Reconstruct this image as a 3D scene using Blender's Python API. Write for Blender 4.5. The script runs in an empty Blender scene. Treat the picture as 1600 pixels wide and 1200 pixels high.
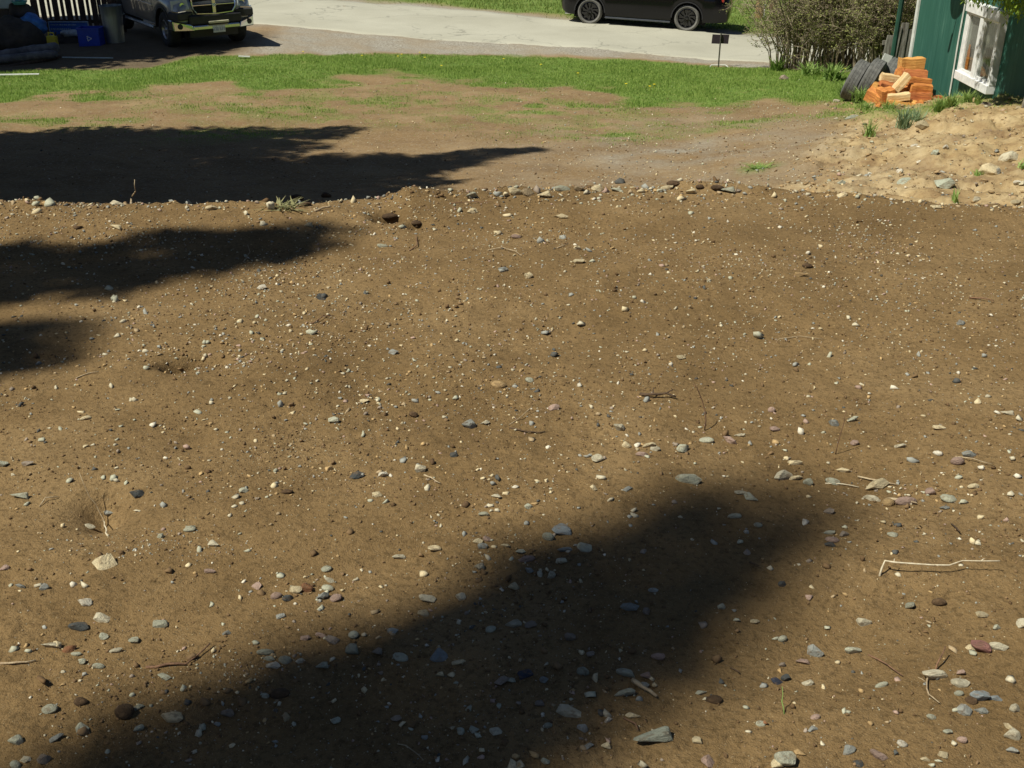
import bpy, bmesh, math, random
import numpy as np
from mathutils import Vector, Matrix

rnd = random.Random(7)
rng = np.random.default_rng(7)
sc = bpy.context.scene
col = sc.collection
R = math.radians

# ------------------------------------------------------------------ camera
EYE = 1.6
F = 1700.0                       # focal length in pixels of the 1600 px wide photograph
PITCH = R(26.3)
cam_data = bpy.data.cameras.new('camera')
cam_data.sensor_width = 36.0
cam_data.lens = 36.0 * F / 1600.0
cam_data.clip_start = 0.05
cam_data.clip_end = 5000
cam = bpy.data.objects.new('camera', cam_data)
col.objects.link(cam)
cam.location = (0, 0, EYE)
cam.rotation_euler = (R(90) - PITCH, 0, 0)
sc.camera = cam

# ------------------------------------------------------------------ sun, sky, exposure
SUN_EL = R(57)
SH = R(63)                       # heading of the shadows, clockwise from +Y
sx, sy = math.sin(SH), math.cos(SH)
TO_SUN = Vector((-sx * math.cos(SUN_EL), -sy * math.cos(SUN_EL), math.sin(SUN_EL)))
world = bpy.data.worlds.new('World')
sc.world = world
world.use_nodes = True
wn = world.node_tree
bg = wn.nodes['Background']
sky = wn.nodes.new('ShaderNodeTexSky')
sky.sky_type = 'NISHITA'
sky.sun_disc = False
sky.sun_elevation = SUN_EL
sky.sun_rotation = math.atan2(TO_SUN.x, TO_SUN.y)
sky.air_density = 0.75
sky.altitude = 700
sky.dust_density = 0.4
wn.links.new(sky.outputs[0], bg.inputs[0])
bg.inputs[1].default_value = 0.05
sun_d = bpy.data.lights.new('sun', 'SUN')
sun_d.energy = 5.0
sun_d.angle = R(0.53)
sun_d.color = (1.0, 0.965, 0.84)
sun = bpy.data.objects.new('sun', sun_d)
col.objects.link(sun)
sun.rotation_euler = (-TO_SUN).to_track_quat('-Z', 'Y').to_euler()
sc.view_settings.view_transform = 'Standard'
sc.view_settings.look = 'None'
sc.view_settings.gamma = 1
sc.view_settings.exposure = 0.10
sc.view_settings.use_curve_mapping = False

# ------------------------------------------------------------------ helpers
def tag(o, label=None, cat=None, group=None, kind=None):
    if label: o['label'] = label
    if cat: o['category'] = cat
    if group: o['group'] = group
    if kind: o['kind'] = kind
    return o

def empty(name, loc, rz=0.0):
    o = bpy.data.objects.new(name, None)
    o.empty_display_size = 0.2
    col.objects.link(o)
    o.location = loc
    o.rotation_euler = (0, 0, rz)
    return o

class MB:
    """collects geometry of one part"""
    def __init__(s):
        s.v = []; s.f = []; s.m = []
    def add(s, verts, faces, mi=0):
        n = len(s.v)
        s.v.extend([tuple(p) for p in verts])
        s.f.extend([tuple(i + n for i in f) for f in faces])
        s.m.extend([mi] * len(faces))
        return s
    def box(s, c, size, rot=None, mi=0, taper=1.0):
        hx, hy, hz = size[0] / 2, size[1] / 2, size[2] / 2
        pts = []
        for z in (-hz, hz):
            t = taper if z > 0 else 1.0
            for x, y in ((-hx, -hy), (hx, -hy), (hx, hy), (-hx, hy)):
                pts.append(Vector((x * t, y * t, z)))
        if rot is not None:
            M = rot.to_matrix() if hasattr(rot, 'to_matrix') else rot
            pts = [M @ p for p in pts]
        c = Vector(c)
        pts = [p + c for p in pts]
        return s.add(pts, [(3, 2, 1, 0), (4, 5, 6, 7), (0, 1, 5, 4), (1, 2, 6, 5), (2, 3, 7, 6), (3, 0, 4, 7)], mi)
    def tube(s, pts, radii, n=6, cap=True, mi=0):
        pts = [Vector(p) for p in pts]
        if not hasattr(radii, '__len__'): radii = [radii] * len(pts)
        vs = []; fs = []
        d = (pts[1] - pts[0]).normalized()
        a = d.orthogonal().normalized()
        for i, p in enumerate(pts):
            if i < len(pts) - 1: dn = (pts[i + 1] - p)
            else: dn = (p - pts[i - 1])
            if 0 < i < len(pts) - 1: dn = (pts[i + 1] - pts[i - 1])
            dn = dn.normalized()
            a = (a - dn * a.dot(dn))
            a = a.normalized() if a.length > 1e-6 else dn.orthogonal().normalized()
            b = dn.cross(a)
            for k in range(n):
                t = 2 * math.pi * k / n
                vs.append(p + (a * math.cos(t) + b * math.sin(t)) * radii[i])
        for i in range(len(pts) - 1):
            for k in range(n):
                k2 = (k + 1) % n
                fs.append((i * n + k, i * n + k2, (i + 1) * n + k2, (i + 1) * n + k))
        if cap:
            fs.append(tuple(range(n - 1, -1, -1)))
            fs.append(tuple((len(pts) - 1) * n + k for k in range(n)))
        return s.add(vs, fs, mi)
    def lathe(s, prof, n=24, axis='Z', c=(0, 0, 0), closed=False, mi=0):
        """prof: (radius, height) pairs"""
        vs = []; fs = []
        c = Vector(c)
        for r, h in prof:
            for k in range(n):
                t = 2 * math.pi * k / n
                x, y = r * math.cos(t), r * math.sin(t)
                p = Vector((x, y, h)) if axis == 'Z' else (Vector((x, h, y)) if axis == 'Y' else Vector((h, x, y)))
                vs.append(p + c)
        m = len(prof)
        for i in range(m if closed else m - 1):
            j = (i + 1) % m
            for k in range(n):
                k2 = (k + 1) % n
                fs.append((i * n + k, i * n + k2, j * n + k2, j * n + k))
        return s.add(vs, fs, mi)
    def build(s, name, mat, parent=None, smooth=False, bevel=0.0, loc=None):
        me = bpy.data.meshes.new(name)
        me.from_pydata(s.v, [], s.f)
        mats = mat if isinstance(mat, (list, tuple)) else [mat]
        for m in mats: me.materials.append(m)
        if len(mats) > 1: me.polygons.foreach_set('material_index', s.m)
        bm = bmesh.new(); bm.from_mesh(me)
        bmesh.ops.recalc_face_normals(bm, faces=bm.faces)
        if bevel > 0:
            bmesh.ops.bevel(bm, geom=list(bm.edges), offset=bevel, segments=1, affect='EDGES', clamp_overlap=True)
        bm.to_mesh(me); bm.free()
        if smooth:
            me.polygons.foreach_set('use_smooth', [True] * len(me.polygons))
            if smooth == 'auto':
                me.set_sharp_from_angle(angle=R(38))
        me.update()
        o = bpy.data.objects.new(name, me)
        col.objects.link(o)
        if parent: o.parent = parent
        if loc is not None: o.location = loc
        return o

def np_mesh(name, V, Fc, mat, parent=None, colors=None, smooth=False):
    """V (n,3), Fc (m,k) all the same k"""
    me = bpy.data.meshes.new(name)
    n, m, k = len(V), len(Fc), Fc.shape[1]
    me.vertices.add(n); me.vertices.foreach_set('co', np.ascontiguousarray(V, dtype=np.float32).ravel())
    me.loops.add(m * k); me.loops.foreach_set('vertex_index', np.ascontiguousarray(Fc, dtype=np.int32).ravel())
    me.polygons.add(m)
    me.polygons.foreach_set('loop_start', np.arange(0, m * k, k, dtype=np.int32))
    me.polygons.foreach_set('loop_total', np.full(m, k, dtype=np.int32))
    if smooth: me.polygons.foreach_set('use_smooth', np.ones(m, dtype=bool))
    me.update(calc_edges=True)
    if colors is not None:
        for cname, arr in colors.items():
            a = me.color_attributes.new(cname, 'FLOAT_COLOR', 'POINT')
            a.data.foreach_set('color', np.ascontiguousarray(arr, dtype=np.float32).ravel())
    me.materials.append(mat)
    o = bpy.data.objects.new(name, me)
    col.objects.link(o)
    if parent: o.parent = parent
    return o

def copy_tree(o, parent=None):
    c = o.copy(); col.objects.link(c)
    c.parent = parent
    for ch in list(o.children): copy_tree(ch, c)
    return c

# ---- vectorised value noise
def _hash(ix, iy, seed):
    h = (ix.astype(np.int64) * 374761393 + iy.astype(np.int64) * 668265263 + seed * 1274126177) & 0xffffffff
    h = ((h ^ (h >> 13)) * 1274126177) & 0xffffffff
    h = h ^ (h >> 16)
    return (h & 0xffff) / 65535.0
def vnoise(x, y, seed=0):
    ix = np.floor(x); iy = np.floor(y)
    fx = x - ix; fy = y - iy
    fx = fx * fx * fx * (fx * (fx * 6 - 15) + 10); fy = fy * fy * fy * (fy * (fy * 6 - 15) + 10)
    a = _hash(ix, iy, seed); b = _hash(ix + 1, iy, seed)
    c = _hash(ix, iy + 1, seed); d = _hash(ix + 1, iy + 1, seed)
    return (a * (1 - fx) + b * fx) * (1 - fy) + (c * (1 - fx) + d * fx) * fy - 0.5
def fbm(x, y, octv=4, seed=0, lac=2.1, gain=0.5):
    s = 0; a = 1.0
    ca, sa = math.cos(0.6), math.sin(0.6)
    for i in range(octv):
        s = s + a * vnoise(x, y, seed + i * 17)
        x, y = (x * ca - y * sa) * lac + 13.7, (x * sa + y * ca) * lac + 5.1
        a *= gain
    return s
def sstep(a, b, x):
    t = np.clip((x - a) / (b - a), 0, 1)
    return t * t * (3 - 2 * t)

# ---- sight lines: a photograph pixel and a distance give a point in the world
CT, ST = math.cos(PITCH), math.sin(PITCH)
def ray(px, py):
    a = (px - 800.0) / F; b = (600.0 - py) / F
    return Vector((a, CT + b * ST, -ST + b * CT))
def P(px, py, Y):
    d = ray(px, py)
    t = Y / d.y
    return Vector((d.x * t, Y, EYE + d.z * t))

# ------------------------------------------------------------------ terrain
CREST_PX = [(-260, 318), (0, 318), (120, 316), (200, 317), (300, 320), (430, 322), (520, 313), (600, 307), (650, 305), (760, 299),
            (900, 295), (1050, 290), (1150, 294), (1250, 301), (1400, 317), (1600, 322), (1850, 326)]
UP0, UPS = 0.0, -0.03
cx_, cy_ = [], []
for px, py in CREST_PX:
    d = ray(px, py)
    t = (EYE - UP0) / (UPS * d.y - d.z)
    cx_.append(d.x * t); cy_.append(d.y * t)
cx_ = np.array(cx_); cy_ = np.array(cy_)
def crest_y(x): return np.interp(x, cx_, cy_)

CTRL = [(0,310,11.5),(400,310,11.5),(800,300,11.6),(1150,295,11.3),(1300,300,10.3),(1450,310,9.6),(1600,318,9.0),
 (0,200,16.5),(400,200,16.8),(820,235,14.8),(1150,220,15.3),(1300,215,14),(1450,215,13),(1600,215,12.2),
 (0,112,24.5),(230,110,24.8),(300,140,21.5),(600,130,23),(900,140,22),(1200,160,20),
 (1330,165,19.3),(1420,152,20.5),(1520,156,17.3),(1600,163,15.5),
 (256,75,27),(375,75,27.3),(0,60,29.5),
 (400,37,32.5),(601,56,31),(860,72,29.8),(1200,97,28),
 (500,0,38.5),(860,30,35),(1070,48,33.6),(1190,58,33),
 (1120,105,27.2),(700,84,28.5),(1300,110,24.5),(1150,10,41),(1200,0,43)]
cp = [tuple(P(*c)) for c in CTRL]
cp += [(-40,20,-2.7),(-40,45,-2.9),(0,60,-3.2),(40,50,-3.8),(25,20,-2.4),(13,14,-1.7),(13,8,-1.0),(-20,8,-1.9),(-45,0,-2.0),
       (45,5,-1.5),(0,110,-3.3),(-80,80,-3.0),(80,80,-3.9),(10,24,-2.8),(9,19.5,-2.45)]
cp = np.array(cp)
def _tps(r2): return np.where(r2 > 0, r2 * np.log(np.maximum(r2, 1e-12)) * 0.5, 0.0)
_n = len(cp)
_K = _tps(((cp[:, None, :2] - cp[None, :, :2]) ** 2).sum(-1)) + np.eye(_n) * 0.6
_Pm = np.c_[np.ones(_n), cp[:, :2]]
_A = np.block([[_K, _Pm], [_Pm.T, np.zeros((3, 3))]])
_w = np.linalg.solve(_A, np.r_[cp[:, 2], np.zeros(3)])
def z_low(x, y):
    sh = x.shape
    x = x.ravel(); y = y.ravel()
    xc = np.clip(x, -80, 80); yc = np.clip(y, -5, 110)
    out = np.full(x.shape, _w[_n]) + _w[_n + 1] * xc + _w[_n + 2] * yc
    for i in range(_n):
        out += _w[i] * _tps((xc - cp[i, 0]) ** 2 + (yc - cp[i, 1]) ** 2)
    return out.reshape(sh)

DENTS = []       # (x, y, radius, depth) filled below from what the photo shows on the upper ground
def upper_xy(px, py):
    d = ray(px, py)
    t = (EYE - UP0) / (UPS * d.y - d.z)
    return d.x * t, d.y * t
for px, py, r, dp in [(606,335,.07,.16),(617,333,.05,.12),(650,347,.045,.10),(258,572,.022,.03),(268,571,.024,.04),(278,569,.026,.045),(290,566,.026,.045),(302,563,.028,.05),(315,562,.026,.04),(330,562,.026,.045),(345,561,.026,.035),(160,780,.05,.03),(175,795,.045,.03),(150,810,.05,.025),(165,800,.12,.03),(150,788,.06,.03),(330,566,.16,.018),
                      (272,572,.05,.03),(640,640,.12,.015),(560,600,.10,.012),(1330,745,.25,.03),(1430,780,.2,.02),
                      (300,690,.1,.02),(60,560,.12,.02),(700,560,.5,.02),(480,470,.4,.02),(250,460,.3,.02),(900,520,.4,.015),
                      (1200,560,.5,.02),(600,900,.22,.02),(250,980,.2,.018),(1100,1050,.22,.018),(1300,980,.2,.015),(900,700,.2,.015)]:
    x, y = upper_xy(px, py)
    DENTS.append((x, y, r, dp))

def height(x, y, fine=True):
    x = np.asarray(x, dtype=float); y = np.asarray(y, dtype=float)
    yc = crest_y(x)
    s = y - yc
    # upper ground
    zu = UP0 + UPS * y
    for a, b, r, dp in DENTS:
        q = ((x - a) ** 2 + (y - b) ** 2) / (r * r)
        zu = zu - dp * np.exp(-q)
    zu = zu + 0.045 * fbm(x * 0.8, y * 0.8, 3, 3) * sstep(0.2, 2.0, -s + 0.3)
    zu = zu - 0.035 * np.exp(-((s + 0.9) / 0.4) ** 2) * (0.5 + fbm(x * 1.1, y * 0.2, 2, 77))
    if fine:
        zu = zu + 0.010 * fbm(x * 4.2, y * 4.2, 3, 9)
        rough = sstep(-0.15, 0.25, fbm(x * 1.6, y * 1.6, 3, 21))
        zu = zu + (0.002 + 0.005 * rough) * fbm(x * 22, y * 22, 3, 31)
        zu = zu + 0.006 * rough * np.maximum(fbm(x * 40, y * 40, 3, 41), 0.1)
    # lip: a low uneven berm of pushed up soil and stones along the crest
    zu = zu + 0.05 * np.exp(-((s + .02 + .06 * fbm(x * 2.2, y * 0.2, 2, 56)) / 0.12) ** 2) * np.maximum(0.35 + 1.3 * fbm(x * 3.6, y * 2.0, 4, 55), 0)
    zl = z_low(x, y)
    if fine:
        zl = zl + 0.05 * fbm(x * 0.9, y * 0.9, 3, 61) + 0.012 * fbm(x * 7, y * 7, 2, 62)
        bank = bank_mask(x, y)
        zl = zl + bank * (0.14 * fbm(x * 1.3, y * 1.3, 3, 71) + 0.10 * fbm(x * 4.5, y * 4.5, 3, 72) + 0.03 * fbm(x * 17, y * 17, 2, 73))
    drop = zu - np.maximum(s, 0) * 0.9
    out = np.where(s <= 0, zu, np.maximum(np.minimum(zu, drop), zl))
    return out

BK = [P(1345,166,19.0), P(1290,215,14.2), P(1225,290,10.6), P(1330,300,9.0), P(1620,320,8.2)]
bx = np.array([p.x for p in BK][:3]); by = np.array([p.y for p in BK][:3])
def bank_mask(x, y):
    # the sandy bank lies right of the line running from the wood pile towards the crest
    o = np.argsort(by)
    xe = np.interp(y, by[o], bx[o])
    m = sstep(-0.3, 0.35, x - xe + 0.6 * fbm(x * 0.9, y * 0.9, 4, 81))
    m = m * sstep(0.2, 0.9, y - crest_y(x)) * sstep(20.8, 19.0, y)
    return m

def h1(x, y, fine=True): return float(height(np.array([x]), np.array([y]), fine)[0])
_Tm = np.geomspace(1.2, 70, 500)
def G(px, py, fine=True):
    """ground point seen at a photograph pixel"""
    d = ray(px, py)
    X = d.x * _Tm; Y = d.y * _Tm; Z = EYE + d.z * _Tm
    below = Z < height(X, Y, fine)
    i = int(np.argmax(below)) if below.any() else len(_Tm) - 1
    lo, hi = _Tm[max(i - 1, 0)], _Tm[i]
    T = np.linspace(lo, hi, 24)
    X = d.x * T; Y = d.y * T; Z = EYE + d.z * T
    below = Z < height(X, Y, fine)
    t = T[int(np.argmax(below))] if below.any() else hi
    return Vector((d.x * t, d.y * t, h1(d.x * t, d.y * t, fine)))

# road and lawn outlines, as lines Y(X) on the ground
def line_from(pts, ext_l=None, ext_r=None):
    w = sorted([(p.x, p.y) for p in (G(a, b, False) for a, b in pts)])
    xs = [w[0][0] - 60] + [a for a, b in w] + [w[-1][0] + 60]
    sl = ext_l if ext_l is not None else (w[1][1] - w[0][1]) / (w[1][0] - w[0][0])
    sr = ext_r if ext_r is not None else (w[-1][1] - w[-2][1]) / (w[-1][0] - w[-2][0])
    ys = [w[0][1] - 60 * sl] + [b for a, b in w] + [w[-1][1] + 60 * sr]
    return np.array(xs), np.array(ys)
ROAD_N = line_from([(400,37),(601,56),(860,72),(1000,82),(1200,97)], -0.22, -0.2)
ROAD_F = line_from([(506,1),(658,10),(760,19),(860,30),(1150,54),(1190,58)], -0.22, -0.2)
SHOULD = line_from([(330,84),(400,85),(600,84),(750,84),(860,87),(1000,93),(1100,102),(1180,107),(1300,112)], 0.0, -0.1)
LAWN_E = line_from([(0,160),(60,150),(130,160),(230,144),(300,132),(350,126),(420,142),(480,128),(560,118),(700,122),(850,132),(1000,150),(1100,160),(1200,158),(1290,163)], 0.0, 0.0)
def rn(x): return np.interp(x, *ROAD_N)
def rf(x): return np.interp(x, *ROAD_F)
def sh_(x): return np.interp(x, *SHOULD)
def le(x): return np.interp(x, *LAWN_E)
PARK_E = line_from([(0,112),(150,112),(230,109),(265,99),(300,89),(340,85.5),(400,84)], 0.0, 3.0)
PATCH = []
for px, py, rx, ry, a in [(850,172,1.6,1.0,.9),(800,158,1.2,.7,.5),(960,212,.9,.6,.8),(950,200,1.6,1.2,.4),(340,208,1.2,.7,.6),(430,170,2.2,1.0,.6),
                          (480,182,1.5,.7,.5),(1185,185,.7,.4,.7),(1160,192,.5,.4,.7),(1185,262,.35,.22,.9),(90,188,2.0,.8,.6),(250,150,1.5,.8,.4),
                          (560,160,2.4,1.4,.55),(650,150,1.2,1.0,.4),(760,185,1.4,.8,.4),(1000,185,1.2,.8,.35),(640,190,1.5,.9,.3),(1330,180,.5,.5,.9),(1360,170,.7,.6,1.0),(1120,205,.6,.4,.5)]:
    g = G(px, py, False)
    PATCH.append((g.x, g.y, rx, ry, a))
HB = [P(1360,178,16.5), P(1400,182,16.0), P(1440,178,15.9), P(1500,163,16.6), P(1560,158,15.9)]   # grassy edge on top of the bank
def grass_mask(x, y):
    n = fbm(x * 0.8, y * 0.8, 4, 91)
    m = sstep(-0.7, 0.9, y - le(x) + 3.2 * n) * sstep(0.0, 0.35, sh_(x) - y + 0.35 * fbm(x * 2, y * 2, 2, 92))
    for a, b, rx, ry, w in PATCH:
        m = np.maximum(m, w * np.exp(-(((x - a) / rx) ** 2 + ((y - b) / ry) ** 2)) * sstep(-0.35, 0.25, fbm(x * 2.5, y * 2.5, 3, 93)))
    m = m * sstep(-16.5, -12, x + 0.0 * y + 3.0 * np.clip(24.5 - y, 0, 2))
    # shaded bare parking strip left of the truck
    px_edge = np.interp(x, *PARK_E)
    m = m * sstep(0.25, -0.15, y - px_edge)
    # lawn strip in front of the bush and tyres
    m = np.maximum(m, sstep(0.1, 0.8, x - 4.6) * sstep(18.9, 19.9, y + 1.2 * n) * sstep(0, 0.5, sh_(x) - y) * sstep(20.5, 18.5, x))
    # narrow weeds on the shoulder of the bank
    for p in HB:
        m = np.maximum(m, 0.8 * np.exp(-(((x - p.x) / .5) ** 2 + ((y - p.y) / .7) ** 2)))
    far = sstep(0.2, 1.5, y - rf(x) + 0.9 * n) * sstep(70, 45, y)
    m = np.maximum(m, far)
    return np.clip(m, 0, 1)

# ------------------------------------------------------------------ materials
def nt_mat(name):
    m = bpy.data.materials.new(name); m.use_nodes = True
    nt = m.node_tree
    b = nt.nodes['Principled BSDF']
    return m, nt, b
def N(nt, t, **kw):
    n = nt.nodes.new(t)
    for k, v in kw.items():
        if k.startswith('i_'):
            key = k[2:]
            n.inputs[int(key) if key.isdigit() else key].default_value = v
        else: setattr(n, k, v)
    return n
def ramp(nt, fac, stops, interp='LINEAR'):
    r = nt.nodes.new('ShaderNodeValToRGB')
    r.color_ramp.interpolation = interp
    e = r.color_ramp.elements
    e[0].position, e[0].color = stops[0][0], stops[0][1] if len(stops[0][1]) == 4 else (*stops[0][1], 1)
    e[1].position, e[1].color = stops[-1][0], (*stops[-1][1], 1)
    for p, c in stops[1:-1]:
        k = e.new(p); k.color = (*c, 1)
    nt.links.new(fac, r.inputs[0])
    return r.outputs[0]
def mix(nt, fac, a, b, mode='MIX'):
    m = nt.nodes.new('ShaderNodeMix'); m.data_type = 'RGBA'; m.blend_type = mode
    for s, v in ((0, fac), (6, a), (7, b)):
        if hasattr(v, 'is_output'): nt.links.new(v, m.inputs[s])
        elif s == 0: m.inputs[0].default_value = v
        else: m.inputs[s].default_value = (*v, 1) if len(v) == 3 else v
    return m.outputs[2]
def mth(nt, op, a, b=0.0, c=0.0, clamp=False):
    m = nt.nodes.new('ShaderNodeMath'); m.operation = op; m.use_clamp = clamp
    for i, v in enumerate((a, b, c)):
        if hasattr(v, 'is_output'): nt.links.new(v, m.inputs[i])
        else: m.inputs[i].default_value = v
    return m.outputs[0]
def noise(nt, vec, scale, detail=3, rough=0.55, dist=0.0):
    n = N(nt, 'ShaderNodeTexNoise'); n.inputs['Scale'].default_value = scale
    n.inputs['Detail'].default_value = detail; n.inputs['Roughness'].default_value = rough
    n.inputs['Distortion'].default_value = dist
    if vec is not None: nt.links.new(vec, n.inputs['Vector'])
    return n.outputs[0]
def bump(nt, h, strength=0.5, dist=0.01, prev=None):
    b = N(nt, 'ShaderNodeBump'); b.inputs['Strength'].default_value = strength; b.inputs['Distance'].default_value = dist
    nt.links.new(h, b.inputs['Height'])
    if prev is not None: nt.links.new(prev, b.inputs['Normal'])
    return b.outputs[0]
def gmat(name, c, rough=0.7, var=0.15, scale=6.0, metal=0.0, bmp=0.0, spec=0.5, c2=None, coat=0.0, stretch=None, bscale=None):
    """plain material: colour with uneven wear and fine relief"""
    m, nt, b = nt_mat(name)
    tc = N(nt, 'ShaderNodeTexCoord')
    vec = tc.outputs['Object']
    if stretch:
        mp = N(nt, 'ShaderNodeMapping'); mp.inputs['Scale'].default_value = stretch
        nt.links.new(vec, mp.inputs['Vector']); vec = mp.outputs[0]
    n = noise(nt, vec, scale, 4, 0.6)
    if c2 is None: c2 = tuple(max(0, x * (1 - var * 1.6)) for x in c); c1 = tuple(min(1, x * (1 + var)) for x in c)
    else: c1 = c
    colr = ramp(nt, n, [(0.36, (*c2, 1)), (0.64, c1)])
    nt.links.new(colr, b.inputs['Base Color'])
    b.inputs['Roughness'].default_value = rough
    b.inputs['Metallic'].default_value = metal
    b.inputs['Specular IOR Level'].default_value = spec
    b.inputs['Coat Weight'].default_value = coat
    if bmp > 0:
        n2 = noise(nt, vec, bscale or scale * 4, 4, 0.65)
        nt.links.new(bump(nt, n2, bmp, 0.01), b.inputs['Normal'])
    return m

# ground: dirt, gravelly dirt, sandy bank, grass tint, shade painted on the parking strip
gm, nt, b = nt_mat('ground_soil')
geo = N(nt, 'ShaderNodeNewGeometry'); pos = geo.outputs['Position']
att = N(nt, 'ShaderNodeVertexColor'); att.layer_name = 'mask'
sep = N(nt, 'ShaderNodeSeparateColor'); nt.links.new(att.outputs[0], sep.inputs[0])
mG, mB, mS = sep.outputs[0], sep.outputs[1], sep.outputs[2]       # grass, bank, dry shoulder
n_big = noise(nt, pos, 0.9, 4, 0.6)
n_mid = noise(nt, pos, 5.0, 5, 0.65)
n_fine = noise(nt, pos, 55.0, 5, 0.7)
n_grit = noise(nt, pos, 240.0, 3, 0.7)
dirt = ramp(nt, n_big, [(0.30, (.185, .117, .049, 1)), (0.52, (.255, .165, .073)), (0.72, (.32, .215, .102))])
dirt = mix(nt, mth(nt, 'MULTIPLY', ramp(nt, n_mid, [(0.45, (0, 0, 0, 1)), (0.72, (1, 1, 1))]), 0.55), dirt, (.13, .080, .032))
dirt = mix(nt, mth(nt, 'MULTIPLY', ramp(nt, n_fine, [(0.50, (0, 0, 0, 1)), (0.64, (1, 1, 1))]), 0.65), dirt, (.095, .060, .024))
dirt = mix(nt, mth(nt, 'MULTIPLY', ramp(nt, n_grit, [(0.60, (0, 0, 0, 1)), (0.68, (1, 1, 1))]), 0.55), dirt, (.42, .34, .21))
# lower yard: paler, pinker, dusted with fine gravel
low = ramp(nt, n_big, [(0.30, (.215, .138, .066, 1)), (0.55, (.28, .188, .094)), (0.75, (.34, .24, .13))])
low = mix(nt, mth(nt, 'MULTIPLY', ramp(nt, n_mid, [(0.48, (0, 0, 0, 1)), (0.7, (1, 1, 1))]), 0.5), low, (.165, .105, .06))
n_g2 = noise(nt, pos, 26.0, 4, 0.75)
low = mix(nt, mth(nt, 'MULTIPLY', ramp(nt, n_g2, [(0.56, (0, 0, 0, 1)), (0.63, (1, 1, 1))]), 0.6), low, (.42, .37, .28))
low = mix(nt, mth(nt, 'MULTIPLY', ramp(nt, n_g2, [(0.36, (1, 1, 1, 1)), (0.42, (0, 0, 0))]), 0.5), low, (.10, .065, .04))
sepp = N(nt, 'ShaderNodeSeparateXYZ'); nt.links.new(pos, sepp.inputs[0])
att2 = N(nt, 'ShaderNodeVertexColor'); att2.layer_name = 'mask2'
sep2 = N(nt, 'ShaderNodeSeparateColor'); nt.links.new(att2.outputs[0], sep2.inputs[0])
base = mix(nt, sep2.outputs[0], dirt, low)
sand = ramp(nt, noise(nt, pos, 2.2, 5, 0.65), [(0.34, (.25, .155, .072, 1)), (0.5, (.42, .30, .15)), (0.66, (.56, .43, .24))])
sand = mix(nt, mth(nt, 'MULTIPLY', ramp(nt, noise(nt, pos, 14, 5, 0.7), [(0.52, (0, 0, 0, 1)), (0.66, (1, 1, 1))]), 0.55), sand, (.20, .125, .065))
base = mix(nt, mB, base, sand)
gravel = ramp(nt, noise(nt, pos, 20, 5, 0.75), [(0.35, (.17, .145, .11, 1)), (0.5, (.33, .30, .245)), (0.66, (.46, .44, .37))])
gravel = mix(nt, mth(nt, 'MULTIPLY', ramp(nt, noise(nt, pos, 0.7, 4, 0.6), [(0.42, (0, 0, 0, 1)), (0.62, (1, 1, 1))]), 0.6), gravel, (.31, .24, .155))
base = mix(nt, mS, base, gravel)
base = mix(nt, mth(nt, 'MULTIPLY', sep2.outputs[1], 0.85), base, ramp(nt, n_mid, [(0.3, (.075, .062, .042, 1)), (0.7, (.13, .105, .07))]))  # shade over the parking strip, put into the soil colour as a darker tone
gr = ramp(nt, noise(nt, pos, 3.0, 5, 0.7), [(0.3, (.10, .17, .032, 1)), (0.55, (.15, .235, .05)), (0.75, (.26, .27, .09))])
gfac = mth(nt, 'MULTIPLY', mG, ramp(nt, noise(nt, pos, 9.0, 4, 0.75), [(0.25, (.35, .35, .35, 1)), (0.5, (1, 1, 1))]))
base = mix(nt, gfac, base, gr)
nt.links.new(base, b.inputs['Base Color'])
b.inputs['Roughness'].default_value = 0.95
b.inputs['Specular IOR Level'].default_value = 0.15
bb = bump(nt, noise(nt, pos, 30, 5, 0.75), 0.5, 0.018)
bb = bump(nt, n_fine, 0.8, 0.010, bb)
bb = bump(nt, n_grit, 0.7, 0.003, bb)
nt.links.new(bb, b.inputs['Normal'])

# ------------------------------------------------------------------ ground mesh (one sheet, fan shaped grid out to the horizon)
phi = np.linspace(R(64), math.atan(1.79 / 6.9), 520)
r_near = 1.6 / np.tan(phi)
r_far = np.geomspace(r_near[-1] + 0.03, 62, 330)
r_out = np.geomspace(70, 3500, 22)
rr = np.r_[0.12, 0.35, 0.6, r_near, r_far, r_out]
a_in = np.linspace(-31, 31, 640)
a_out = np.linspace(31, 329, 60)[1:-1]
aa = np.radians(np.r_[a_in, a_out])
A, RR = np.meshgrid(aa, rr)
GX = RR * np.sin(A); GY = RR * np.cos(A)
GZ = height(GX, GY)
nr, na = GX.shape
V = np.stack([GX, GY, GZ], -1).reshape(-1, 3)
i, j = np.meshgrid(np.arange(nr - 1), np.arange(na), indexing='ij')
j2 = (j + 1) % na
Fc = np.stack([i * na + j, i * na + j2, (i + 1) * na + j2, (i + 1) * na + j], -1).reshape(-1, 4)[:, ::-1]
s_ = GY - crest_y(GX)
lowm = sstep(-0.02, 0.35, s_)
shoulder = sstep(-0.25, 0.3, GY - sh_(GX) + 0.5 * fbm(GX * 1.2, GY * 1.2, 3, 95)) * sstep(1.4, 0.1, GY - rf(GX))
park_shade = sstep(-0.1, 0.3, GY - np.interp(GX, *PARK_E)) * sstep(-5.8, -6.8, GX) * sstep(33, 31.5, GY)  # mask for the painted shade, bounded by the shadow edge near the truck
pebbly = 0.55 * np.exp(-(((GX - 2.6) / 2.2) ** 2 + ((GY - 14.0) / 3.5) ** 2))
shoulder = np.maximum(np.maximum(shoulder * (1 - park_shade * .85), park_shade * 0.12), pebbly * 1.5 * (fbm(GX * 1.5, GY * 1.5, 3, 96) + .5))
one = np.ones_like(GX)
mask = np.stack([grass_mask(GX, GY), bank_mask(GX, GY), np.clip(shoulder, 0, 1), one], -1).reshape(-1, 4)
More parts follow.
